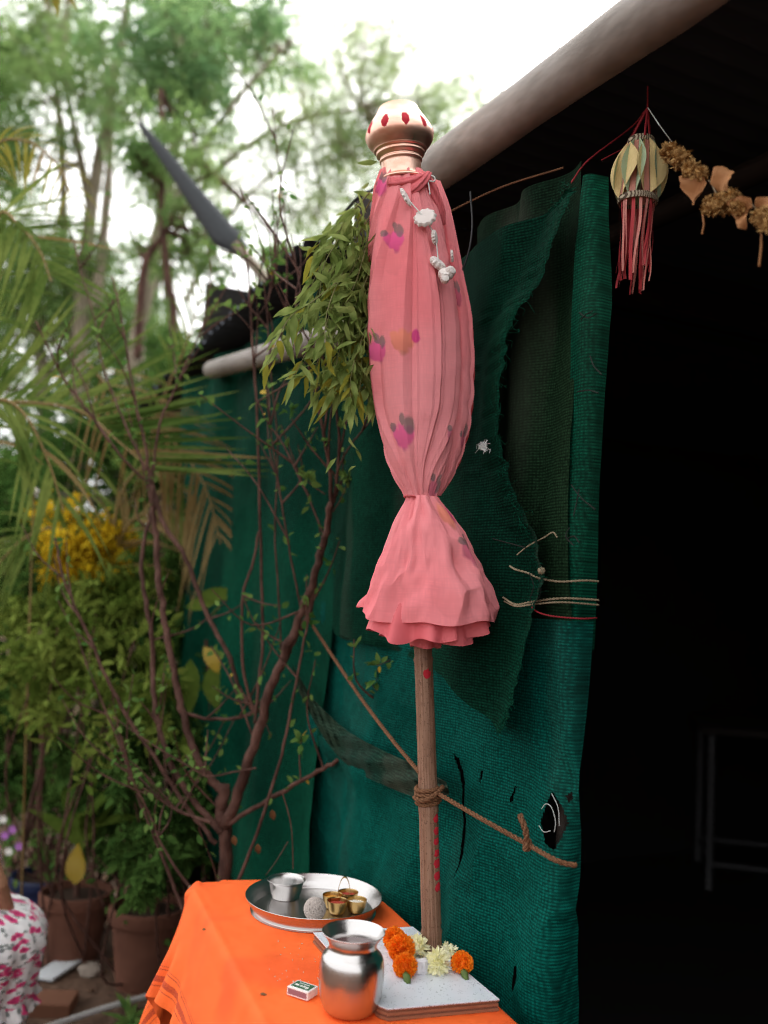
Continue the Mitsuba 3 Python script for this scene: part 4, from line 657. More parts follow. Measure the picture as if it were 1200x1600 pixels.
# ---------------------------------------------------------------- things on the table
def revolve_thing(pts, c, mt, parent, name, n=64, k=5, axis=(0, 0, 1)): return obj(name, lathe(rprof(pts, k), n, c, axis), mt, parent, 50)
pc = onz(490, 1412, TZ + 0.012); pl = thing('steel_plate', 'round steel plate with raised rim near the back of the orange cloth', 'plate'); m = mpp(onz(490, 1408, TZ+.028)); R = 108*m; pc[2] = TZ
scene[pl] = ply(lathe(np.vstack([rprof([(0.001, 0.0035), (R*0.6, 0.0035), (R*0.84, 0.0035), (R*0.875, 0.006), (R*0.93, 0.018), (R*0.985, 0.0285), (R*0.997, 0.0305)], 6), rprof([(R*1.002, 0.0308), (R*1.004, 0.0295), (R*0.992, 0.0272), (R*0.94, 0.016), (R*0.885, 0.003), (R*0.85, 0.0002), (0.001, 0.0002)], 6)]), 128, pc), 'steel', smooth=50)
PZ = TZ + 0.0036
bc = onz(446, 1402, PZ); bw = thing('steel_bowl', 'small steel bowl standing on the left of the steel plate', 'bowl'); m = mpp(bc); r = 30*m
scene[bw] = ply(lathe(np.vstack([rprof([(0.001, 0.003), (r*0.6, 0.003), (r*0.7, 0.006), (r*0.80, 0.020), (r*0.88, 0.034), (r*0.985, 0.0375)], 5), rprof([(r*1.0, 0.0382), (r*1.0, 0.037), (r*0.90, 0.0328), (r*0.83, 0.020), (r*0.73, 0.0045), (r*0.62, 0.0), (0.001, 0.0)], 5)]), 64, bc), 'steel', smooth=50)
cups = thing('brass_cup_set', 'brass holder of joined small cups with loop handle on the steel plate', 'cup set')
for k, (x, y, fill) in enumerate(((519, 1419, 'turmeric'), (526, 1428, 'kumkum'), (556, 1426, 'rice'), (543, 1414, 'kumkum'))):
    c = onz(x, y, PZ); r = 0.0215; cu = revolve_thing([(0.001, 0.001), (r*0.55, 0.001), (r*0.78, 0.007), (r*0.93, 0.018), (r, 0.0265), (r*0.98, 0.027), (r*0.94, 0.0262), (r*0.86, 0.018), (r*0.7, 0.010), (0.001, 0.008)], c, 'brass', cups, 'cup', 48, 4)
    mm = blob(1.0, k, 0.12, 2, 3, (r*0.86, r*0.86, 0.004), c + [0, 0, 0.0185]); obj(fill if fill != 'rice' else 'rice_grains', mm, fill, cups, True)
hb_ = onz(536, 1420, PZ) + [0, 0, 0.02]; ar = []
for t in np.linspace(0, 1, 24):
    a = math.pi*t; ar.append(hb_ + RT*(-0.012*math.cos(a)) + np.array([0, 0, 1])*(0.043*math.sin(a)**0.8))
hw = np.array([0, 1.0, 0])*0.0032; ar = np.array(ar); obj('loop_handle', grid(np.stack([ar - hw, ar + hw, ar + hw + unit(ar - hb_)*0.0018, ar - hw + unit(ar - hb_)*0.0018, ar - hw], 1)), 'brass', cups, 40)
obj('centre_post', lathe([(0.004, 0.0), (0.003, 0.01), (0.0026, 0.03), (0.001, 0.031)], 16, onz(537, 1422, PZ)), 'brass', cups, 40)
yb = onz(491, 1437, PZ); ya = thing('yarn_ball', 'grey ball of cotton thread at the front of the steel plate', 'ball'); yb[2] = PZ + 0.021; out = []; r0 = np.random.default_rng(8)
out.append(trimesh.creation.icosphere(3, 0.0205)); out[0].apply_translation(yb)
for k in range(60):
    nrm = unit(r0.normal(size=3)); a = unit(np.cross(nrm, [0.3, 0.2, 1])); b = np.cross(nrm, a); off = r0.uniform(-0.35, 0.35); rr = 0.0215*math.sqrt(1-off*off); g = np.linspace(0, 2*math.pi, 28); out.append(tube(yb + nrm*0.0215*off + rr*(np.cos(g)[:, None]*a + np.sin(g)[:, None]*b), 0.0011, 4, False))
scene[ya] = ply(cat(out), 'yarn', smooth=True)
# lota
lc = onz(546, 1580, TZ); lo = thing('steel_water_pot', 'shiny round steel water pot with flared rim at the front of the table', 'pot'); m = mpp(onz(546, 1530, TZ+.06)); S = lambda L: [(a*m, b*m) for a, b in L]
lp_ = S([(1, 0.5), (28, 0.5), (36, 2), (43, 9), (48.5, 24), (51, 42), (51.8, 60), (51, 76), (48, 86), (42, 92), (38.5, 97), (38, 102), (40, 108), (45, 115), (50, 121), (51, 122.5)]); li_ = S([(50.5, 123), (48.5, 121), (43.5, 114.5), (38.5, 108), (36.5, 102), (36.8, 97), (40, 92), (46, 85), (49, 74), (49.5, 60)])
obj('body', lathe(np.vstack([rprof(lp_, 5), rprof(li_, 5)]), 96, lc), 'steel', lo, 60)
wk = thing('water_in_pot', 'dark still water filling the steel water pot', 'water'); scene[wk] = ply(lathe([(0.0005, 100*m), (20*m, 100*m), (36.7*m, 100*m)], 64, lc), 'lota_water', smooth=True)
# matchbox
mc = onz(470, 1556, TZ); mx = unit(onz(495, 1556, TZ) - onz(449, 1541, TZ)); my = np.cross(ZZ, mx); mb = thing('matchbox', 'small white matchbox with green printed top lying left of the water pot', 'matchbox'); m = mpp(mc); Lx, Ly, Lz = 0.041, 0.030, 0.0135; mcz = mc + [0, 0, Lz/2 + 0.0005] + my*0.004
obj('sleeve', box((Lx, Ly, Lz), mcz, 0.0007, mx, my), 'match_white', mb, 30)
top = mcz + ZZ*(Lz/2+0.0002); obj('printed_label', box((Lx*0.86, Ly*0.72, 0.0004), top + my*0.001, 0.0001, mx, my), 'match_green', mb)
for (u, v, a, b) in ((-0.24, -0.06, 0.18, 0.16), (-0.03, -0.08, 0.10, 0.14), (0.10, -0.05, 0.09, 0.20), (0.25, -0.12, 0.14, 0.20), (0.0, 0.20, 0.5, 0.05)): obj('print_mark', box((Lx*a, Ly*b, 0.0004), top + mx*Lx*u + my*Ly*v + ZZ*0.0004, 0.0001, mx, my), 'match_white', mb)
obj('striking_side', box((Lx*0.90, 0.0004, Lz*0.66), mcz - my*(Ly/2+0.0001), 0.0001, mx, my), 'match_strike', mb); obj('tray_end', box((0.0004, Ly*0.9, Lz*0.86), mcz + mx*(Lx/2+0.0001), 0.0001, mx, my), 'match_white', mb)
dl = thing('fallen_leaf', 'tiny brown dry leaf on the orange cloth left of the matchbox', 'leaf'); scene[dl] = ply(leaves([onz(406, 1553, TZ+.001)], [RT - UP*0.15], [[0, -.3, 1]], 0.013, 0.006, 0.4, 0.05, 4), 'dry_leaf', smooth=True)
dl = thing('dry_petal_speck', 'tiny dark brown speck near the left edge of the cloth top', 'speck'); scene[dl] = ply(blob(0.003, 2, 0.3, 3, 2, (1, 1, .5), onz(319, 1452, TZ+.001)), 'dry_leaf', smooth=True)
n = 26; r0 = np.random.default_rng(4); out = [blob(r0.uniform(0.0006, 0.0013), k, 0.4, 3, 1, (1, 1, .6), onz(r0.uniform(415, 500), r0.uniform(1465, 1535), TZ)) for k in range(n)]; k = obj('rice_crumbs', cat(out), 'rice'); tag(k, 'few pale rice crumbs scattered on the orange cloth', 'crumbs', kind='stuff')
# board
bA, bC, bD = onz(490, 1457, TZ+BTH), onz(780, 1561, TZ+BTH), onz(597, 1577, TZ+BTH); bB = bA + bC - bD; ch = unit(bA-bD)*0.014 + bD; ch2 = unit(bC-bD)*0.010 + bD
poly = np.array([bA, ch, ch2, bC, bB])[:, :2]; bd = thing('white_board', 'square plywood board with white laminate top under the bamboo pole', 'board'); cpo = poly.mean(0)
if trimesh.Trimesh(np.c_[poly, poly[:, 0]*0], [[0, 1, 2]], process=False).face_normals[0, 2] < 0: poly = poly[::-1]
lay = [(0.0, 0.0062, 'ply_light', 0.0), (0.0063, 0.0110, 'ply_dark', 0.0018), (0.0111, 0.0172, 'ply_light', 0.0006), (0.0173, 0.0222, 'ply_dark', 0.0016), (0.0223, 0.0252, 'ply_light', 0.0003)]
bs_ = (BTH-0.0018)/0.0252
for a, b, mt, ins in lay: obj('ply_layer', prism(cpo + (poly-cpo)*(1-ins/0.12), TZ + a*bs_, TZ + b*bs_), mt, bd)
obj('laminate_top', prism(cpo + (poly-cpo)*1.003, TZ + BTH - 0.0017, TZ + BTH, 0.0005), 'laminate', bd)
BZ = TZ + BTH
# flowers
def flower(px, py, r, seed, mt, face, npet, pl_, pw, up_=0.4, ln=0.62, inn=0.42):
    c = onz(px, py, BZ + r*0.72); g = np.random.default_rng(seed); f = unit(face); t = np.arange(npet)+0.5; ph = np.arccos(1-1.62*t/npet); th = t*2.39996; a = unit(np.cross(f, [0.3, 0.1, 1])); b = np.cross(f, a)
    d = np.cos(ph)[:, None]*f + np.sin(ph)[:, None]*(np.cos(th)[:, None]*a + np.sin(th)[:, None]*b); d = unit(d + g.normal(size=d.shape)*0.14)
    base = c + d*r*inn; n = unit(f*up_ + g.normal(size=d.shape)*0.45); return c, f, cat([leaves(base, d, n, r*ln*pl_*g.uniform(0.85, 1.12, npet), r*pw*g.uniform(0.8, 1.2, npet), 0.55, -0.12, 2), trimesh.Trimesh(trimesh.creation.icosphere(2, r*0.62).vertices + c, trimesh.creation.icosphere(2, 1).faces, process=False)])
for k, (x, y, r, face, lb, stalk) in enumerate(((616, 1467, .022, (-0.3, -0.3, 0.9), 'orange marigold farthest back, behind the largest marigold', 0), (627, 1482, .0255, (-0.2, -0.55, 0.8), 'largest orange marigold in the middle of the row of three', 0), (633, 1509, .0215, (-0.1, -0.2, 0.75), 'orange marigold with green stalk at the front of the row of three', 1), (722, 1505, .0205, (0.1, 0.3, 0.9), 'lone orange marigold with green stalk right of the pole', 1))):
    fk = thing('marigold', lb, 'flower', 'marigolds lying on the white board'); c, f, msh = flower(x, y, r, 20+k, 'marigold', face, 430, 1.0, 0.27, 0.2, 0.40, 0.60); obj('petals', msh, 'marigold', fk, True)
    if stalk: obj('calyx', tube([c + np.array([0.0, -r*0.72, -r*0.3]), c + np.array([0.003, -r*1.05, -r*0.5]), c + np.array([0.006, -r*1.5, -r*0.72])], [r*0.22, r*0.32, r*0.16], 10), 'calyx', fk, True)
for k, (x, y, r, face, lb, npet) in enumerate(((652, 1480, .020, (-0.2, -0.3, 0.9), 'pale yellow chrysanthemum half hidden left of the pole foot', 110), (683, 1504, .0205, (0.1, -0.75, 0.65), 'pale yellow chrysanthemum in front of the pole foot', 120), (705, 1488, .0125, (0.6, -0.4, 0.7), 'small cream flower sprig right of the pole foot', 40), (697, 1482, .0115, (-0.3, -0.5, 0.8), 'tiny cream bloom touching the right side of the pole foot', 34))):
    fk = thing('chrysanthemum', lb, 'flower', 'pale flowers round the pole foot'); c, f, msh = flower(x, y, r, 60+k, 'chrys', face, npet, 1.35, 0.34); scene[fk] = ply(msh, 'chrys', smooth=True)
sl = thing('sugar_lump', 'small translucent white lump between the front marigold and the chrysanthemum', 'lump'); c = onz(658, 1522, BZ); mm = box((0.021, 0.013, 0.026), c + [0, 0, 0.0125], 0.006, RT, [0.1, 1, 0]); mm = mm.subdivide().subdivide().subdivide(); v = mm.vertices; scene[sl] = ply(trimesh.Trimesh(v + (meshkit.fbm(v*120, 2, 2)[:, None]-0.5)*0.004, mm.faces, process=False), 'sugar_lump', smooth=True)
# ---------------------------------------------------------------- the pruned shrub by the wall
shrub = thing('pruned_shrub', 'tall pruned shrub with bare reddish brown stems growing against the green netting', 'shrub')
SB = np.array([-0.42, 2.58, 0.0]); tips = []
allP = []
def stem(pts, y0, y1, r0, r1, root=None, leafy=0, mt='bark_red', par=None, name='stem', rec=True):
    Y = np.linspace(y0, y1, len(pts)); P = [at(x, y, yy) for (x, y), yy in zip(pts, Y)]
    if root is not None: P = [root] + P
    P = spline(P, 6); r = np.linspace(r0, r1, len(P)); rng_ = np.random.default_rng(int(pts[0][0]*7 + pts[-1][1])); P[1:-1] += rng_.normal(size=(len(P)-2, 3))*r0*0.10
    r = 0.56*r*(1 + 0.03*rng_.normal(size=len(P))); obj(name, tube(P, r, 9, True, 0.07, rng_), mt, par or shrub, True)
    allP.append(P)
    if leafy: tips.append((P, leafy))
    return P
stem([(352, 1345), (347, 1270), (350, 1225)], 2.52, 2.50, .034, .030, SB)
stem([(352, 1290), (372, 1240), (402, 1150), (427, 1062), (462, 980), (490, 900), (508, 840), (518, 785)], 2.5, 2.22, .028, .013)
stem([(430, 1060), (455, 1010), (482, 955), (497, 880), (512, 820), (520, 780)], 2.4, 2.22, .015, .010)
stem([(518, 790), (516, 745), (508, 690), (495, 625), (485, 580), (476, 545)], 2.22, 2.08, .009, .005)
stem([(521, 785), (527, 740), (530, 690), (525, 640), (512, 590), (503, 555)], 2.22, 2.12, .008, .004)
stem([(350, 1290), (400, 1262), (470, 1220), (520, 1193), (560, 1160), (592, 1108), (615, 1060), (634, 1004)], 2.5, 2.02, .012, .0055, leafy=1)
stem([(345, 1235), (308, 1185), (287, 1115), (272, 1050), (255, 955), (246, 880), (241, 800), (232, 745)], 2.5, 2.62, .020, .013)
stem([(236, 760), (226, 690), (214, 640), (200, 560), (186, 480), (174, 430)], 2.62, 2.66, .010, .004, leafy=1)
stem([(235, 760), (185, 708), (135, 640), (98, 588), (56, 502)], 2.62, 2.5, .008, .004, leafy=1)
stem([(236, 755), (250, 662), (268, 620), (292, 565), (312, 520), (330, 455)], 2.62, 2.7, .008, .003, leafy=1)
stem([(228, 735), (190, 650), (160, 570), (148, 500), (125, 420), (118, 380)], 2.62, 2.8, .007, .003, leafy=1)
stem([(238, 760), (256, 820), (290, 872), (322, 955), (356, 1022), (372, 1070), (395, 1110)], 2.6, 2.5, .012, .011)
stem([(345, 1300), (282, 1222), (252, 1150), (240, 1080), (238, 1000), (226, 930), (222, 870), (238, 790)], 2.5, 2.68, .016, .010)
stem([(398, 1130), (403, 1080), (410, 1000), (407, 850), (402, 650), (396, 560), (391, 470), (387, 415)], 2.46, 2.42, .0085, .0055)
stem([(387, 425), (382, 392), (370, 372)], 2.42, 2.44, .005, .003, leafy=2)
stem([(396, 560), (440, 520), (448, 440), (446, 350), (436, 265), (426, 170)], 2.42, 2.5, .0055, .003, leafy=1)
stem([(400, 500), (418, 470), (428, 440), (430, 415)], 2.41, 2.38, .003, .002, leafy=3)
stem([(398, 520), (370, 490), (352, 478)], 2.42, 2.42, .003, .002, leafy=2)
stem([(440, 1040), (436, 940), (430, 830), (434, 700), (424, 590), (418, 500), (412, 440)], 2.42, 2.36, .005, .003, leafy=1)
stem([(470, 950), (456, 880), (442, 800), (430, 720), (420, 650), (416, 600)], 2.33, 2.3, .005, .003, leafy=1)
stem([(482, 775), (460, 730), (440, 690), (418, 660), (400, 620)], 2.24, 2.3, .006, .003, leafy=2)
stem([(404, 627), (440, 605), (482, 580)], 2.3, 2.14, .004, .003)
stem([(523, 742), (490, 705), (456, 655)], 2.21, 2.15, .005, .0025, leafy=0)
stem([(523, 748), (540, 708), (562, 678), (590, 645)], 2.21, 2.05, .0045, .003)
stem([(508, 772), (490, 760), (475, 748)], 2.22, 2.2, .003, .0015, leafy=3); stem([(524, 772), (536, 752), (545, 742)], 2.22, 2.2, .0025, .0012, leafy=2); stem([(520, 800), (532, 780), (548, 745)], 2.23, 2.2, .003, .0016, leafy=2)
stem([(280, 1112), (330, 1124), (382, 1119), (410, 1105)], 2.56, 2.48, .009, .007)
stem([(306, 1400), (258, 1330), (232, 1268), (206, 1215), (190, 1150)], 2.42, 2.5, .007, .004, leafy=1); stem([(285, 1420), (250, 1330), (214, 1240), (182, 1150), (140, 1050), (118, 985)], 2.5, 2.62, .009, .004, leafy=1)
stem([(372, 1376), (402, 1300), (440, 1180), (456, 1100), (472, 1020), (484, 955)], 2.34, 2.3, .008, .005, leafy=1)
stem([(338, 1318), (300, 1272), (240, 1182), (182, 1092), (140, 1000), (100, 905), (86, 840)], 2.5, 2.6, .012, .006, leafy=1)
stem([(330, 1285), (282, 1268), (235, 1240), (200, 1215)], 2.45, 2.5, .009, .006)
stem([(395, 1150), (360, 1060), (330, 1010)], 2.44, 2.5, .005, .003, leafy=1); stem([(400, 1200), (372, 1205), (320, 1212), (290, 1180)], 2.4, 2.46, .005, .003, leafy=1)
stem([(440, 1235), (455, 1290), (458, 1358)], 2.2, 2.2, .0028, .002); stem([(450, 1315), (432, 1345), (415, 1368)], 2.2, 2.18, .0022, .0014)
stem([(595, 1085), (582, 1070), (590, 1060)], 2.1, 2.09, .002, .001, leafy=2); stem([(612, 1030), (600, 1036), (588, 1040)], 2.06, 2.06, .002, .001, leafy=2); stem([(470, 1220), (468, 1180), (472, 1150)], 2.3, 2.28, .004, .002, leafy=3)
stem([(405, 830), (395, 880), (380, 930), (378, 1020), (386, 1075), (397, 1114)], 2.43, 2.46, .006, .008); stem([(455, 560), (470, 480), (462, 410), (455, 365)], 2.15, 2.2, .004, .003); stem([(470, 530), (462, 470), (470, 420), (468, 380)], 2.12, 2.16, .004, .003)
rng = np.random.default_rng(31)
mainP = [p for p in allP if len(p) > 18]; small = []
for _ in range(120):
    P = mainP[rng.integers(len(mainP))]; i = rng.integers(int(len(P)*.25), len(P)-2); q = P[i]; tn = unit(P[i+1]-P[i-1]); d = unit(tn*0.6 + rng.normal(size=3)*[.7, .35, .4] + [0, 0, .45]); L = rng.uniform(.10, .34); d2 = unit(d + rng.normal(size=3)*.25 + [0, 0, .2]); tw_ = spline([q, q + d*L*.5, q + d*L*.5 + d2*L*.5], 5)
    if (W0-tw_[-1]) @ WN > -0.05: continue
    obj('twig', tube(tw_, np.linspace(.0032, .0013, len(tw_)), 5, True, .1, rng), 'bark_red', shrub, True); k = rng.integers(3, 9); small.append(np.stack([tw_[rng.integers(3, len(tw_))] for _ in range(k)]) + rng.normal(size=(k, 3))*.006)
small = np.vstack(small); obj('small_leaves', leaf_cloud(small, 0.026, rng, 0.5, .5, np.array([0, -.2, .5]), .3, .15, 2), 'leaf_shrub', shrub, True, kind='stuff')
LC, LD, LNN, LL = [], [], [], []
for P, k in tips:
    for _ in range({1: 13, 2: 6, 3: 9}[k]):
        q = P[int(len(P)*(1 - rng.random()**1.6*(0.75 if k == 1 else 0.4)))-1]; d = unit(rng.normal(size=3) + [0, 0, 0.4]); LC.append(q + d*0.004); LD.append(d); LNN.append(rng.normal(size=3)*.5 + [0, -.3, .8]); LL.append(rng.uniform(0.018, 0.036) if k > 1 else rng.uniform(0.016, 0.032))
for i in range(len(LC)): obj('leaf', leaves([LC[i]], [LD[i]], [LNN[i]], LL[i], LL[i]*0.55, 0.35, 0.15, 3), 'leaf_yellow' if rng.random() < 0.05 else 'leaf_shrub', shrub, True)
for (x, y, yy) in ((455, 640, 2.15), (588, 776, 2.2), (345, 745, 2.2), (540, 745, 2.2)):                                   # curled new buds
    c = at(x if x > 400 else 478, y, yy); obj('bud', leaves(c + rng.normal(size=(9, 3))*0.004, rng.normal(size=(9, 3)) + [0, 0, .6], rng.normal(size=(9, 3)), 0.022, 0.008, 0.6, -0.5, 3), 'leaf_shrub', shrub, True)
for (x, y) in ((365, 1305), (402, 1318), (425, 1265)): obj('dry_leaf', leaves([at(x, y, 2.36)], [[.2, 0, -1]], [[0, -1, .3]], 0.03, 0.016, 0.6, 0.4, 4), 'dry_leaf', shrub, True)

# ---------------------------------------------------------------- palms
def frond(parent, pts, ys, n, L0, L1, a0, a1, droop, mt, side=(1, -1), w=0.020, seed=0, rr=0.008):
    P = spline([at(x, y, yy) for (x, y), yy in zip(pts, ys)], 10); k = obj('frond', tube(P, np.linspace(rr, 0.0025, len(P)), 7), 'palm_rachis', parent, True); r = np.random.default_rng(seed); t_, _, _ = frames(P)
    for s in side:
        for i in range(n):
            t = 0.06 + 0.93*(i + 0.3*r.random())/n; j = int(t*(len(P)-1)); q, tn = P[j], t_[j]; L = (L0*(1-t) + L1*t)*r.uniform(0.85, 1.1); sd = unit(np.cross(tn, unit(np.array([0.0, -1.0, 0.35]))))*-s
            g = math.radians(a0*(1-t) + a1*t) + r.normal()*0.05; d = unit(tn*math.cos(g) + sd*math.sin(g) + r.normal(size=3)*0.06); T = np.linspace(0, 1, 9); mid = q + d*(L*T)[:, None] + np.array([0, 0, -1.0])*(droop*L*T**2.2)[:, None]
            nr = unit(np.cross(d, np.cross(np.array([0, -0.7, 0.7]), d)) + r.normal(size=3)*0.25); sx = np.cross(d, nr); ww = w*0.5*np.sin(np.pi*(0.10 + 0.9*T)**0.7)**0.8*(1-0.15*T)
            obj('leaflet', grid(np.stack([mid + sx*ww[:, None], mid - nr*(ww*0.35)[:, None], mid - sx*ww[:, None]], 1)), 'palm_dry' if r.random() < 0.06 else mt, k, True)
pm = thing('areca_palm', 'feathery green palm with arching fronds at the left edge', 'palm', 'palms at the left of the yard')
obj('trunk', tube(spline([[-1.95, 3.3, 0], [-1.93, 3.28, 0.8], [-1.88, 3.22, 1.45]], 6), [.05, .035], 10), 'bark_grey', pm, True)
frond(pm, [(-130, 660), (-40, 632), (60, 630), (130, 645), (185, 690), (250, 745)], [3.1, 3.0, 2.95, 2.9, 2.85, 2.8], 36, 0.58, 0.40, 62, 38, 0.0, 'palm_leaf', (1,), 0.027, 1)
frond(pm, [(-60, 560), (-25, 420), (0, 335), (28, 350), (62, 392), (80, 440)], [3.1, 2.95, 2.9, 2.85, 2.82, 2.8], 22, 0.40, 0.26, 75, 35, 0.10, 'palm_leaf', (1, -1), 0.020, 3)
frond(pm, [(-90, 420), (-40, 270), (0, 222), (50, 224), (92, 262), (112, 310)], [3.2, 3.1, 3.05, 3.0, 2.95, 2.95], 15, 0.22, 0.12, 60, 40, 0.5, 'palm_yellow', (1, -1), 0.014, 4, 0.007)
frond(pm, [(-70, 760), (-40, 660), (0, 625), (40, 650), (75, 720), (100, 800)], [2.9, 2.85, 2.8, 2.8, 2.8, 2.8], 16, 0.34, 0.22, 55, 30, 0.45, 'palm_leaf', (1, -1), 0.018, 5)
frond(pm, [(130, 560), (200, 640), (270, 690), (320, 760), (345, 850)], [3.2, 3.2, 3.2, 3.15, 3.1], 24, 0.34, 0.22, 60, 30, 0.35, 'palm_dry', (1, -1), 0.012, 6, 0.007)
pm2 = thing('areca_palm', 'drooping olive palm low behind the shrub stems', 'palm', 'palms at the left of the yard')
obj('trunk', tube(spline([[-1.15, 3.7, 0], [-1.12, 3.7, 0.7], [-1.05, 3.7, 1.3]], 6), [.045, .03], 10), 'bark_grey', pm2, True)
for k, (pts, mt) in enumerate((([(170, 900), (190, 770), (240, 730), (310, 790), (340, 870)], 'palm_leaf'), ([(165, 900), (210, 810), (280, 810), (330, 900)], 'palm_dry'), ([(172, 900), (250, 640), (290, 540), (320, 440)], 'palm_leaf'), ([(160, 900), (100, 830), (40, 840), (-20, 900)], 'palm_leaf'))):
    frond(pm2, pts, np.linspace(3.7, 3.5, len(pts)), 16, 0.34, 0.2, 50, 28, 0.35, mt, (1, -1), 0.016, 20+k, 0.008)
pm3 = thing('overhanging_palm_leaf', 'bright yellow green palm leaf tips hanging in from the top edge', 'palm leaf')
frond(pm3, [(40, -160), (70, -70), (98, -5)], [3.0, 2.95, 2.9], 3, 0.20, 0.20, 10, 12, 0.2, 'palm_yellow', (1, -1), 0.040, 44, 0.006)

# ---------------------------------------------------------------- trees behind
def tree(name, label, trunks, clusters, mt, leaf, per, seed, bark='bark_grey', ratio=0.4, segs=1, clump=0.17, cat_='tree'):
    t = thing(name, label, cat_, 'trees beyond the yard'); r = np.random.default_rng(seed); TP = []
    for j, (pts, y, r0, r1) in enumerate(trunks):
        P = [at(px, py, y) for px, py in pts]; 
        if j == 0 or r0 > 0.05: P = [np.array([P[0][0] + (P[0][0]-P[1][0])*0.3, y, -0.05])] + P
        P = spline(P, 6); TP.append(P); obj('trunk' if j == 0 else 'limb', tube(P, np.linspace(r0, r1, len(P)), 10, True, 0.15, r), bark, t, True)
    TP = np.vstack(TP); C = []; tw = []
    for (px, py, y, rp, dens) in clusters:
        c = at(px, py, y); R = rp*mpp(c); i = np.argmin(np.linalg.norm(TP-c, axis=1)); q = TP[i]
        nsub = max(4, int(9*dens)); sub = c + r.normal(size=(nsub, 3))*np.array([.55, .7, .5])*R
        mid = (q+c)/2 + r.normal(size=3)*0.1*np.linalg.norm(q-c); lim = spline([q, mid, c], 5); tw.append(tube(lim, np.linspace(0.022, 0.010, len(lim)), 6))
        for s in sub:
            tw.append(tube(np.array([c, (c+s)/2 + r.normal(size=3)*0.05*R, s]), [0.010, 0.004], 4)); n = int(0.62*per*r.uniform(0.3, 1.4)); C.append(s + r.normal(size=(n, 3))*clump*R*np.array([1, 1, .75])*1.5)
    obj('branches', cat(tw), bark, t, True); C = np.vstack(C); obj('crown', leaf_cloud(C, leaf, r, ratio, 0.4, None, 0.3, 0.15, segs), mt, t)
rc = np.random.default_rng(77)
def fill(x0, x1, y0, y1, n, Y0, Y1, r0, r1, d=1.0): return [(rc.uniform(x0, x1), rc.uniform(y0, y1), rc.uniform(Y0, Y1), rc.uniform(r0, r1), d) for _ in range(n)]
tree('multi_trunk_tree', 'tall multi-trunk tree with pale bark at the upper left', [([(120, 640), (128, 480), (142, 330), (165, 190), (185, 90), (210, -60)], 8.2, .085, .035), ([(118, 640), (100, 420), (98, 250), (82, 90), (70, -60)], 8.6, .055, .028), ([(150, 480), (165, 330), (172, 210), (160, 60)], 8.0, .05, .025), ([(142, 330), (120, 220), (100, 100), (110, -40)], 8.2, .045, .02)],
     fill(-60, 130, -40, 330, 12, 7.6, 9.5, 55, 95) + fill(100, 330, -60, 200, 9, 7.4, 9.2, 60, 100) + fill(-40, 200, 320, 480, 5, 8, 9.5, 45, 80), 'leaf_tree', 0.085, 190, 1, ratio=0.36)
tree('dark_leaved_tree', 'tree with a dark clump of long radiating leaves at top centre left', [([(205, 620), (235, 420), (262, 300), (280, 180), (285, 90)], 6.6, .07, .03), ([(250, 350), (330, 210), (400, 120), (452, 62)], 6.6, .03, .008)],
     [(280, 80, 6.4, 75, 1.6), (240, 130, 6.5, 60, 1.2), (320, 100, 6.5, 60, 1.2), (270, 30, 6.7, 70, 1.2), (200, 60, 6.8, 60, 1), (300, 150, 6.4, 45, 1), (350, 40, 6.9, 60, 1), (400, 90, 7, 50, .8), (400, 30, 7, 55, .8)], 'leaf_tree_dark', 0.17, 52, 2, ratio=0.16, segs=2, clump=0.20)
tree('feathery_tree', 'pale feathery leaved tree spreading over the top middle of the sky', [([(268, 640), (265, 470), (250, 330), (258, 230)], 10.5, .10, .05), ([(235, 470), (290, 330), (370, 240), (460, 190), (560, 170)], 10.5, .05, .02), ([(290, 470), (350, 350), (430, 270), (520, 250)], 10.8, .04, .015)],
     fill(370, 560, 60, 260, 13, 9.8, 12, 48, 80, .8) + fill(540, 740, 110, 260, 12, 9.8, 12, 40, 66, .75) + fill(430, 620, 230, 340, 9, 10, 12, 36, 56, .7) + fill(300, 460, 230, 360, 4, 10, 12, 36, 60, .7) + fill(560, 660, 20, 110, 4, 10, 12, 40, 60, .6), 'leaf_feather', 0.075, 135, 3, ratio=0.45, clump=0.24)
tree('slender_tree', 'slender brown stemmed tree behind the palm and the dark blade', [([(270, 560), (262, 440), (252, 320), (256, 230), (250, 140)], 5.6, .030, .016), ([(215, 560), (225, 420), (260, 360), (290, 300), (330, 270)], 5.6, .028, .012)],
     fill(180, 330, 210, 330, 7, 5.4, 6.4, 42, 64, .8) + fill(330, 450, 330, 400, 3, 5.5, 6.2, 30, 45, .6) + fill(190, 300, 360, 450, 3, 5.5, 6.4, 36, 52, .7), 'leaf_tree', 0.06, 110, 4, bark='bark_red', ratio=0.42)
tree('background_tree', 'dense green tree mass low behind the palm fronds', [([(60, 760), (70, 640), (60, 520)], 8.8, .10, .06)], fill(-90, 160, 420, 640, 16, 8.2, 10.5, 60, 95) + fill(150, 330, 470, 640, 10, 8.6, 10.5, 45, 75), 'leaf_tree', 0.085, 170, 5)
tree('background_tree', 'darker bushy tree further down behind the yellow bush', [([(200, 980), (190, 860), (200, 760)], 6.4, .08, .05)], fill(-120, 190, 660, 960, 22, 5.8, 7.6, 70, 110, 1.2) + fill(180, 370, 640, 960, 14, 5.6, 7, 55, 90, 1.2), 'leaf_bush', 0.085, 190, 6, ratio=0.45)
for k, (x, y) in enumerate(((-60, 420), (520, 380))):
    tree('background_tree', ('tall green tree beyond the left edge', 'green tree just showing above the shed roof')[k], [([(x, 800), (x, 560), (x+10, 380)], (9.5, 13)[k], .12, .06)], fill(x-120, x+60, y-330, y+60, 12, *((9, 11), (12.5, 15))[k], 60, 90, .9) if k == 0 else fill(x-150, x+60, y-30, y+120, 8, 12.5, 15, 40, 60, .8), ('leaf_tree', 'leaf_feather')[k], 0.09, 150, 7+k)
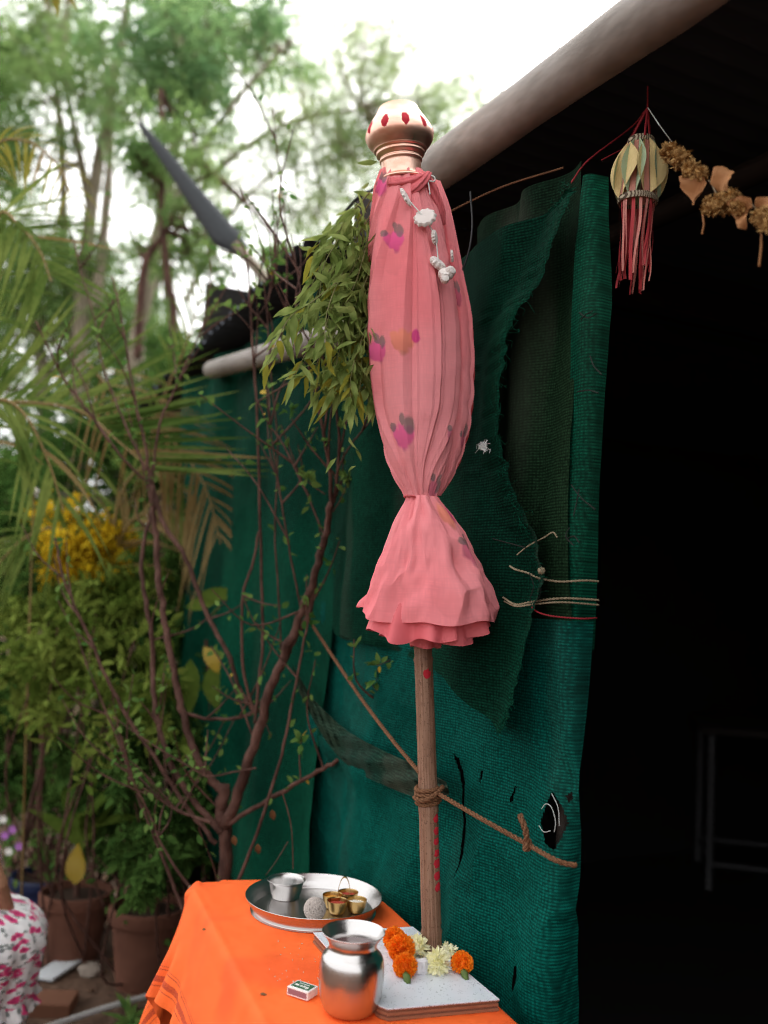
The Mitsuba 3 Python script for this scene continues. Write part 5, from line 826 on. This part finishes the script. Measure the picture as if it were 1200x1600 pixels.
# ---------------------------------------------------------------- bushes
def bush(name, label, cs, base, mt, leaf, per, seed, ratio=0.45, ncan=9, cat_='bush', spread=None):
    b = thing(name, label, cat_, 'bushes growing at the left of the yard'); r = np.random.default_rng(seed); C, st = [], []; base = np.array(base, float)
    for (px, py, y, rp) in cs:
        c = at(px, py, y); R = rp*mpp(c); b_ = base if spread is None else np.array([c[0], c[1] + 0.25, 0]); st.append(tube(spline([b_ + r.normal(size=3)*[.08, .08, 0], (b_+c)/2 + r.normal(size=3)*0.08, c], 5), [0.012, 0.004] if spread is None else [.005, .003], 6))
        for _ in range(ncan): s = c + r.normal(size=3)*R*0.55; C.append(s + r.normal(size=(int(per*r.uniform(.6, 1.3)), 3))*R*0.26)
    obj('stems', cat(st), 'bark_red', b, True); obj('foliage', leaf_cloud(np.vstack(C), leaf, r, ratio, 0.6, np.array([0, -0.25, 0]), 0.3, 0.2, 2), mt, b, True)
bush('croton_bush', 'bush with a bright golden yellow leaf cluster in the left shade', [(112, 840, 3.7, 40), (140, 858, 3.65, 42), (95, 868, 3.7, 34), (160, 835, 3.75, 34), (125, 892, 3.65, 34), (180, 850, 3.75, 26)], (-1.35, 3.75, 0), 'croton', 0.042, 55, 1)
bush('olive_bush', 'olive green bush below the golden leaf cluster', [(100, 940, 3.6, 55), (170, 930, 3.6, 55), (60, 1000, 3.6, 60), (140, 1000, 3.55, 60), (200, 1010, 3.7, 50), (90, 1060, 3.5, 60)], (-1.35, 3.65, 0), 'leaf_bush_olive', 0.055, 60, 2)
bush('dark_green_bush', 'dark green bush filling the shade at the far left', [(20, 860, 4.3, 70), (-20, 960, 4.1, 80), (30, 1060, 4.0, 70), (-10, 1150, 3.9, 70), (70, 1130, 3.9, 60), (10, 780, 4.5, 60), (40, 1230, 3.9, 50)], (-1.95, 4.1, 0), 'leaf_bush', 0.06, 90, 3)
bush('dark_green_bush', 'dark green bush between the shrub stems and the green netting', [(300, 900, 3.9, 60), (330, 980, 3.7, 55), (270, 1000, 3.7, 60), (340, 1080, 3.5, 50), (240, 1090, 3.6, 60), (300, 1150, 3.5, 55), (220, 1180, 3.5, 50), (200, 1090, 3.7, 50)], (-0.95, 3.7, 0), 'leaf_bush', 0.055, 80, 4)
bush('dark_green_bush', 'low dark bush under the shrub beside the terracotta pots', [(160, 1160, 3.6, 55), (130, 1240, 3.6, 45), (190, 1260, 3.5, 45), (230, 1290, 3.4, 40), (330, 1230, 3.2, 30), (300, 1290, 3.2, 35), (170, 1320, 3.6, 30)], (-1.1, 3.6, 0), 'leaf_bush', 0.05, 70, 5)
for k, (x, y) in enumerate(((375, 860), (385, 960), (420, 985), (350, 820))):
    pass
bush('yellow_green_bush', 'yellow green leafy bush mixed among the left stems of the shrub', [(90, 980, 3.2, 42), (150, 960, 3.15, 40), (210, 1000, 3.1, 40), (120, 1060, 3.1, 42), (180, 1080, 3.05, 42), (250, 1060, 3.0, 36), (70, 1120, 3.1, 36), (150, 1160, 3.05, 36), (230, 1140, 3.0, 36), (60, 1040, 3.15, 36)], (-1.0, 3.2, 0), 'leaf_bush_olive', 0.066, 11, 11, 0.32, 7, spread=1)
bush('low_green_bush', 'low dark bush hiding the pots under the left shrub stems', [(205, 1230, 2.95, 30), (250, 1270, 2.9, 28), (200, 1330, 2.95, 26), (260, 1340, 2.85, 26), (225, 1390, 2.9, 22)], (-0.85, 2.95, 0), 'leaf_bush', 0.045, 26, 12, 0.42, 7, spread=1)
bl = thing('broad_leaf_plant', 'plant with broad pale green leaves hanging behind the shrub stems', 'plant')
bp = at(330, 1200, 3.15); obj('stem', tube(spline([[bp[0], 3.2, 0], at(330, 1150, 3.2), at(322, 1000, 3.15)], 5), [.012, .006], 6), 'bark_red', bl, True)
for k, (x, y, dx, dz, L, W) in enumerate(((298, 1030, .05, -1, .19, .07), (330, 1040, .3, -1, .17, .085), (318, 1010, .5, -.6, .13, .05), (270, 1020, -.4, -.9, .16, .04), (200, 1075, -.5, -.8, .16, .035), (225, 1050, -.7, -.7, .15, .03), (290, 950, .8, .3, .14, .05), (310, 930, .9, .1, .16, .05))): obj('leaf', leaves([at(x, y, 3.1)], [[dx, -.1, dz]], [[0, -1, .3]], L, W, 0.2, 0.15, 5), 'banana' if k not in (2,) else 'leaf_yellow', bl, True)
# ---------------------------------------------------------------- pots and what grows in them
def flower_pot(label, px, py, y, h, r1, r0, mt='terracotta'):
    c = at(px, py, y); c[2] = float(ground_z(np.array([c[0]]), np.array([c[1]]))[0]); p = thing('terracotta_pot' if mt == 'terracotta' else 'plastic_pot', label, 'flower pot', 'flower pots standing on the soil')
    obj('body', lathe(np.vstack([rprof([(0.01, 0), (r0, 0), (r0*1.02, 0.01), (r1*0.94, h*0.80)], 4), [(r1*1.0, h*0.80), (r1*1.05, h*0.83), (r1*1.06, h*0.96), (r1*1.02, h), (r1*0.95, h), (r1*0.92, h*0.88)]]), 48, c), mt, p, 40); obj('soil', lathe([(0.001, h*0.90), (r1*0.5, h*0.90), (r1*0.925, h*0.885)], 32, c), 'pot_soil', p, True); return c, h
pc1, ph1 = flower_pot('terracotta pot with a yellow leafed young plant beside the floral dress', 112, 1500, 3.40, 0.24, 0.125, 0.09)
pc2, ph2 = flower_pot('terracotta pot behind the orange cloth corner', 228, 1490, 3.25, 0.26, 0.13, 0.095)
_ = lambda *a: None
_('reddish terracotta pot in deep shade under the shrub', 318, 1440, 3.05, 0.34, 0.16, 0.11)
pc4, ph4 = flower_pot('dark blue pot behind the floral dress', 58, 1490, 3.62, 0.22, 0.12, 0.09, 'blue_plastic')
pl1 = thing('young_plant', 'young plant with one big yellow leaf in the terracotta pot', 'plant'); s0 = pc1 + [0, 0, ph1*0.88]
obj('stem', tube([s0, s0 + [-.01, 0, .09], s0 + [0.0, -.01, .17]], [.012, .008], 8), 'bark_red', pl1, True); obj('leaf', leaves([s0 + [0.0, -.03, .055]], [[.0, -.15, 1]], [[0, -1, -.1]], 0.15, 0.075, 0.25, 0.12, 5), 'leaf_yellow', pl1, True, label='big drooping yellow leaf')
rng = np.random.default_rng(9)
for k in range(11):
    a = rng.uniform(0, 6.28); d = np.array([math.cos(a)*.75, math.sin(a)*.5, rng.uniform(.3, 1.3)]); obj('leaf', leaves([s0 + [0, -.01, .15 + rng.uniform(0, .12)]], [d], [[0, -.5, 1]], rng.uniform(.20, .30), rng.uniform(.045, .065), 0.25, rng.uniform(.2, .6), 6), 'banana', pl1, True)
pl2 = thing('purple_flower_plant', 'small leafy plant with purple and white flowers at the left edge', 'plant'); s0 = pc4 + [0, 0, ph4*0.85]; C = s0 + rng.normal(size=(150, 3))*[.09, .07, .07] + [-.03, 0, .12]
obj('stem', cat([tube([s0, s0 + (c-s0)*0.5 + [0, 0, .03], c], [.004, .002], 4) for c in C[:18]]), 'bark_red', pl2, True); obj('foliage', leaf_cloud(C, 0.045, rng, 0.5, .7, None, .25, .2, 2), 'leaf_shrub', pl2, True)
for k, (x, y) in enumerate(((20, 1296), (8, 1305), (30, 1322), (14, 1330), (5, 1280))): obj('flower', leaves(np.repeat([at(x, y, 3.5)], 6, 0), np.c_[np.cos(np.arange(6)*1.05), -0.3+0*np.arange(6), np.sin(np.arange(6)*1.05)], np.repeat([[0, -1, 0.2]], 6, 0), 0.018, 0.014, .2, .1, 2), 'petal_purple' if k < 3 else 'petal_white', pl2, True)
pl3 = thing('potted_herb', 'thin leafy herb in the terracotta pot behind the cloth corner', 'plant'); s0 = pc2 + [0, 0, ph2*0.85]; C = s0 + rng.normal(size=(110, 3))*[.08, .06, .09] + [0, 0, .12]
obj('stem', cat([tube([s0, s0 + (c-s0)*0.5, c], [.004, .002], 4) for c in C[:14]]), 'bark_red', pl3, True); obj('foliage', leaf_cloud(C, 0.04, rng, 0.45, .6, None, .25, .2, 2), 'leaf_bush', pl3, True)
wf = thing('white_flower', 'single white flower head on a tall stalk at the left', 'flower'); c = at(53, 770, 3.2); obj('stalk', tube(spline([[c[0]+.06, 3.3, 0], [c[0]+.03, 3.25, .8], c], 5), .004, 6), 'palm_dry', wf, True); obj('head', leaves(np.repeat([c], 22, 0), rng.normal(size=(22, 3)) + [0, -.3, .5], rng.normal(size=(22, 3)), .024, .015, .3, .1, 2), 'petal_white', wf, True)
# ---------------------------------------------------------------- things lying on the ground
def gpt(px, py): p = onz(px, py, 0.0); p[2] = float(ground_z(np.array([p[0]]), np.array([p[1]]))[0]); return p
c = gpt(94, 1522); k = thing('white_tile', 'pale grey rectangular tile lying on the soil beside the floral dress', 'tile'); scene[k] = ply(box((0.085, 0.20, 0.012), c + [0, 0, 0.02], 0.002, [.93, -.30, 0.03], [.36, .93, .05]), 'tile_white', smooth=30)
c = gpt(141, 1526); k = thing('stone', 'pale rounded stone lying right of the white tile', 'stone'); scene[k] = ply(blob(0.042, 5, 0.25, 1.5, 3, (1.0, .8, .6), c + [0, 0, 0.015]), 'stone', smooth=True)
c = gpt(66, 1576); k = thing('red_brick', 'dull red brown brick slab on the soil at the bottom left', 'brick'); scene[k] = ply(box((0.20, 0.11, 0.05), c + [0, 0, 0.015], 0.004, [1, .06, 0], [-.06, 1, 0]), 'brick_red', smooth=30)
a, b = onz(70, 1606, 0.03), onz(245, 1552, 0.03); k = thing('grey_rod', 'thin grey metal rod lying on the ground towards the table', 'rod'); scene[k] = ply(tube([a, (a+b)/2 + [0, 0, .004], b, b + (b-a)*.2], 0.009, 10), 'grey_rod', smooth=True)
rng = np.random.default_rng(15); n = 900; xy = np.stack([rng.uniform(-3.2, 0.4, n), rng.uniform(1.2, 6.0, n)], 1); z = ground_z(xy[:, 0], xy[:, 1]) + 0.006; kk = obj('fallen_leaves', leaves(np.c_[xy, z], rng.normal(size=(n, 3))*[1, 1, .12], rng.normal(size=(n, 3))*.25 + [0, 0, 1], rng.uniform(.02, .06, n), .018, .35, .1, 2), 'dry_leaf', None, True); tag(kk, 'dry brown fallen leaves littering the soil', 'leaf litter', kind='stuff')
n = 350; out = []
for k in range(n):
    p = np.array([rng.uniform(-3.0, 0.2), rng.uniform(1.3, 5.0)]); out.append(blob(rng.uniform(.004, .016), k, .35, 2, 1, (1, .9, .6), [p[0], p[1], float(ground_z(p[:1], p[1:])[0]) + .003]))
kk = obj('pebbles', cat(out), 'stone', None, True); tag(kk, 'small pebbles and clods scattered over the soil', 'pebbles', kind='stuff')
c = gpt(205, 1600); gp = thing('weed', 'small bright green weed beside the table corner', 'plant'); obj('leaves', leaves(np.repeat([c], 14, 0) + rng.normal(size=(14, 3))*.01, rng.normal(size=(14, 3))*[1, 1, .4] + [0, 0, .8], rng.normal(size=(14, 3)) + [0, 0, 1], .10, .022, .3, .4, 4), 'leaf_shrub', gp, True)
# ---------------------------------------------------------------- the dark blade beyond the roof
bd_ = thing('leaning_pole', 'leaning pole tipped with a dark grey tapering blade-like strip beyond the roof edge', 'pole'); pts = spline([at(x, y, 4.6) for x, y in ((217, 192), (262, 250), (310, 315), (350, 362), (378, 392))], 8); wd = np.interp(np.linspace(0, 1, len(pts)), [0, .2, .45, .62, .8, 1], [8, 20, 30, 38, 44, 24])*mpp(pts[0]); sd = unit(np.cross(unit(pts[-1]-pts[0]), FW)); sd = sd if sd @ UP < 0 else -sd
cr = np.array([[0.48, .0], [0.3, .25], [0, .34], [-.3, .25], [-.5, 0], [-.3, -.25], [0, -.3], [.3, -.25]]); off = np.interp(np.linspace(0, 1, len(pts)), [0, .5, .75, 1], [0, 0, .10, 0])
P = pts[:, None] + (wd[:, None]*(cr[:, 0] + off[:, None]))[..., None]*sd + (wd[:, None]*cr[:, 1]*0.5)[..., None]*FW; obj('dark_strip', grid(P, True), 'dark_spathe', bd_, True); obj('shaft', tube([pts[-4], at(405, 425, 4.6), at(470, 520, 4.6), at(600, 760, 4.6), at(600, 900, 4.7)], [.028, .03], 10), 'bark_grey', bd_, True)
# ---------------------------------------------------------------- the small child at the left edge
ch_ = thing('person', 'child in white frock with pink flowers and maroon sash at the left edge', 'person')
CX = np.array([-1.112, 2.56, 0.0]); CX[2] = float(ground_z(CX[:1], CX[1:2])[0])
fwd = unit(np.array([0.35, 0.95, 0])); lef = np.array([-fwd[1], fwd[0], 0])             # turned away, towards the plants
def cp(f, l, z): return CX + fwd*f + lef*l + np.array([-0.28*max(0.0, z-0.48), 0, z*1.10])
def bones(bs, edge=0.009, it=12):
    M = None
    for (a, ra, b, rb_) in bs:
        sph = [m3.Manifold.sphere(r, 20).translate(tuple(map(float, p))) for p, r in ((a, ra), (b, rb_))]; h = m3.Manifold.batch_hull(sph); M = h if M is None else M + h
    m = M.refine_to_length(edge).to_mesh(); t = trimesh.Trimesh(m.vert_properties[:, :3], m.tri_verts); trimesh.smoothing.filter_taubin(t, iterations=it); return t
bs = [(cp(0, 0, .42), .075, cp(0, 0, .60), .078), (cp(0, .045, .60), .05, cp(0, -.045, .60), .05), (cp(0, 0, .62), .034, cp(.006, 0, .70), .032), (cp(.002, 0, .765), .072, cp(.012, 0, .790), .070), (cp(.030, 0, .735), .043, cp(.02, 0, .77), .055), (cp(.078, 0, .755), .012, cp(.083, 0, .748), .011)]
for s in (1, -1):
    bs += [(cp(0, .05*s, .40), .058, cp(.02, .055*s, .24), .043), (cp(.02, .055*s, .24), .040, cp(0, .058*s, .06), .028), (cp(-.01, .058*s, .035), .026, cp(.07, .065*s, .022), .020), (cp(0, .085*s, .605), .034, cp(.01, .125*s, .50), .027), (cp(.01, .125*s, .50), .026, cp(.07, .12*s, .40), .019), (cp(.07, .12*s, .40), .017, cp(.095, .115*s, .375), .018), (cp(0, .072*s, .765), .014, cp(0, .076*s, .752), .011)]
    for k in range(4): b0 = cp(.10, .115*s + (k-1.5)*.009, .368); b1 = b0 + fwd*.016 - ZZ*.014; b2 = b1 - ZZ*(.016 + .002*(k in (1, 2))); bs += [(b0, .0065, b1, .006), (b1, .006, b2, .0052)]
    t0 = cp(.085, .10*s, .375); bs += [(t0, .0075, t0 + fwd*.018 - ZZ*.008 - lef*.006*s, .0062), (t0 + fwd*.018 - ZZ*.008 - lef*.006*s, .0062, t0 + fwd*.026 - ZZ*.022 - lef*.006*s, .0055)]
obj('body', bones(bs, 0.008, 8), 'skin', ch_, True)
for s in (1, -1): obj('eye', trimesh.Trimesh(trimesh.creation.icosphere(2, .009).vertices + cp(.068, .028*s, .772), trimesh.creation.icosphere(2, 1).faces), 'eye_white', ch_, True); obj('pupil', trimesh.Trimesh(trimesh.creation.icosphere(2, .0045).vertices + cp(.0745, .028*s, .772), trimesh.creation.icosphere(2, 1).faces), 'hair', ch_, True)
obj('mouth', blob(1, 1, .05, 2, 2, (.008, .014, .005), cp(.071, 0, .722)), 'lips', ch_, True)
hr = blob(1.0, 6, .10, 3, 4, (.085, .082, .080), cp(-.014, 0, .795)); v = hr.vertices; d = (v-cp(.0, 0, .785)) @ fwd; v = v - np.maximum(d-.045, 0)[:, None]*fwd*0.8; v = v + (meshkit.noise(v*[160, 160, 30], 2)[:, None]-.5)*0.006; obj('hair', trimesh.Trimesh(v, hr.faces, process=False), 'hair', ch_, True)
def ring(z, rf, rl, f0=0.0, rip=0.0, k=9, ph=0.0, n=140): g = np.linspace(0, 2*math.pi, n); w = 1 + rip*(np.sin(g*k+ph) + .5*np.sin(g*(2*k+3)+2*ph)); return np.array([cp(f0 + rf*math.cos(a)*b, rl*math.sin(a)*b, z + 0.01*rip*10*math.sin(a*k+1)*(rip > .03)) for a, b in zip(g, w)])
def frock(name, rs, mt, uo): 
    P = np.array(rs); UV = np.stack([np.tile(np.linspace(0, 1.3, P.shape[1]), len(P)) + uo, np.repeat(np.linspace(0, .05*len(P), len(P)), P.shape[1])], 1); return obj(name, grid(P), mt, ch_, True, uv=UV)
zz = np.linspace(.645, .47, 8); frock('bodice', [ring(z, np.interp(z, [.47, .56, .62, .645], [.094, .096, .085, .055]), np.interp(z, [.47, .56, .62, .645], [.098, .105, .115, .07]), 0, .008, 11) for z in zz], 'frock', 0)
frock('sash', [ring(z, r, r*1.04, 0, .004, 7) for z, r in ((.485, .094), (.480, .101), (.450, .102), (.444, .095))], 'sash', 0)
T = np.linspace(0, 1, 16); frock('skirt', [ring(.448 - .34*t, *(np.interp(t, [0, .08, .25, .6, 1], [.095, .20, .238, .215, .18])*np.array([1, 1.02])), 0, .012 + .06*t, 9, 2*t) for t in T], 'frock', 2); frock('underskirt', [ring(.44 - .36*t, .092 + .105*t**.7, .092 + .105*t**.7, 0, .012 + .05*t, 8, 1+t) for t in T], 'frock', 5)
for s in (1, -1): P = [[cp(.0 + .05*r_*math.cos(a), (.085 + .035*t)*s + .0*a, .605 - .05*t) + (fwd*math.cos(a) + ZZ*math.sin(a)*.8 + lef*s*.25*math.sin(a))*(.040 + .012*math.sin(t*3.1) + .003*math.sin(a*9)) for a in np.linspace(0, 2*math.pi, 40)] for t, r_ in ((0, 0), (.35, 0), (.7, 0), (1, 0))]; frock('sleeve', P, 'frock', 7 + s)
obj('frill', grid(np.array([ring(.448 - .34*.62 + .004, .205, .21, 0, .03, 9, 1.2), ring(.448 - .34*.62 - .04, .222, .228, 0, .05, 17, 1.2)])), 'frock', ch_, True, uv=np.stack([np.tile(np.linspace(0, 1.4, 140), 2), np.repeat([0, .05], 140)], 1))
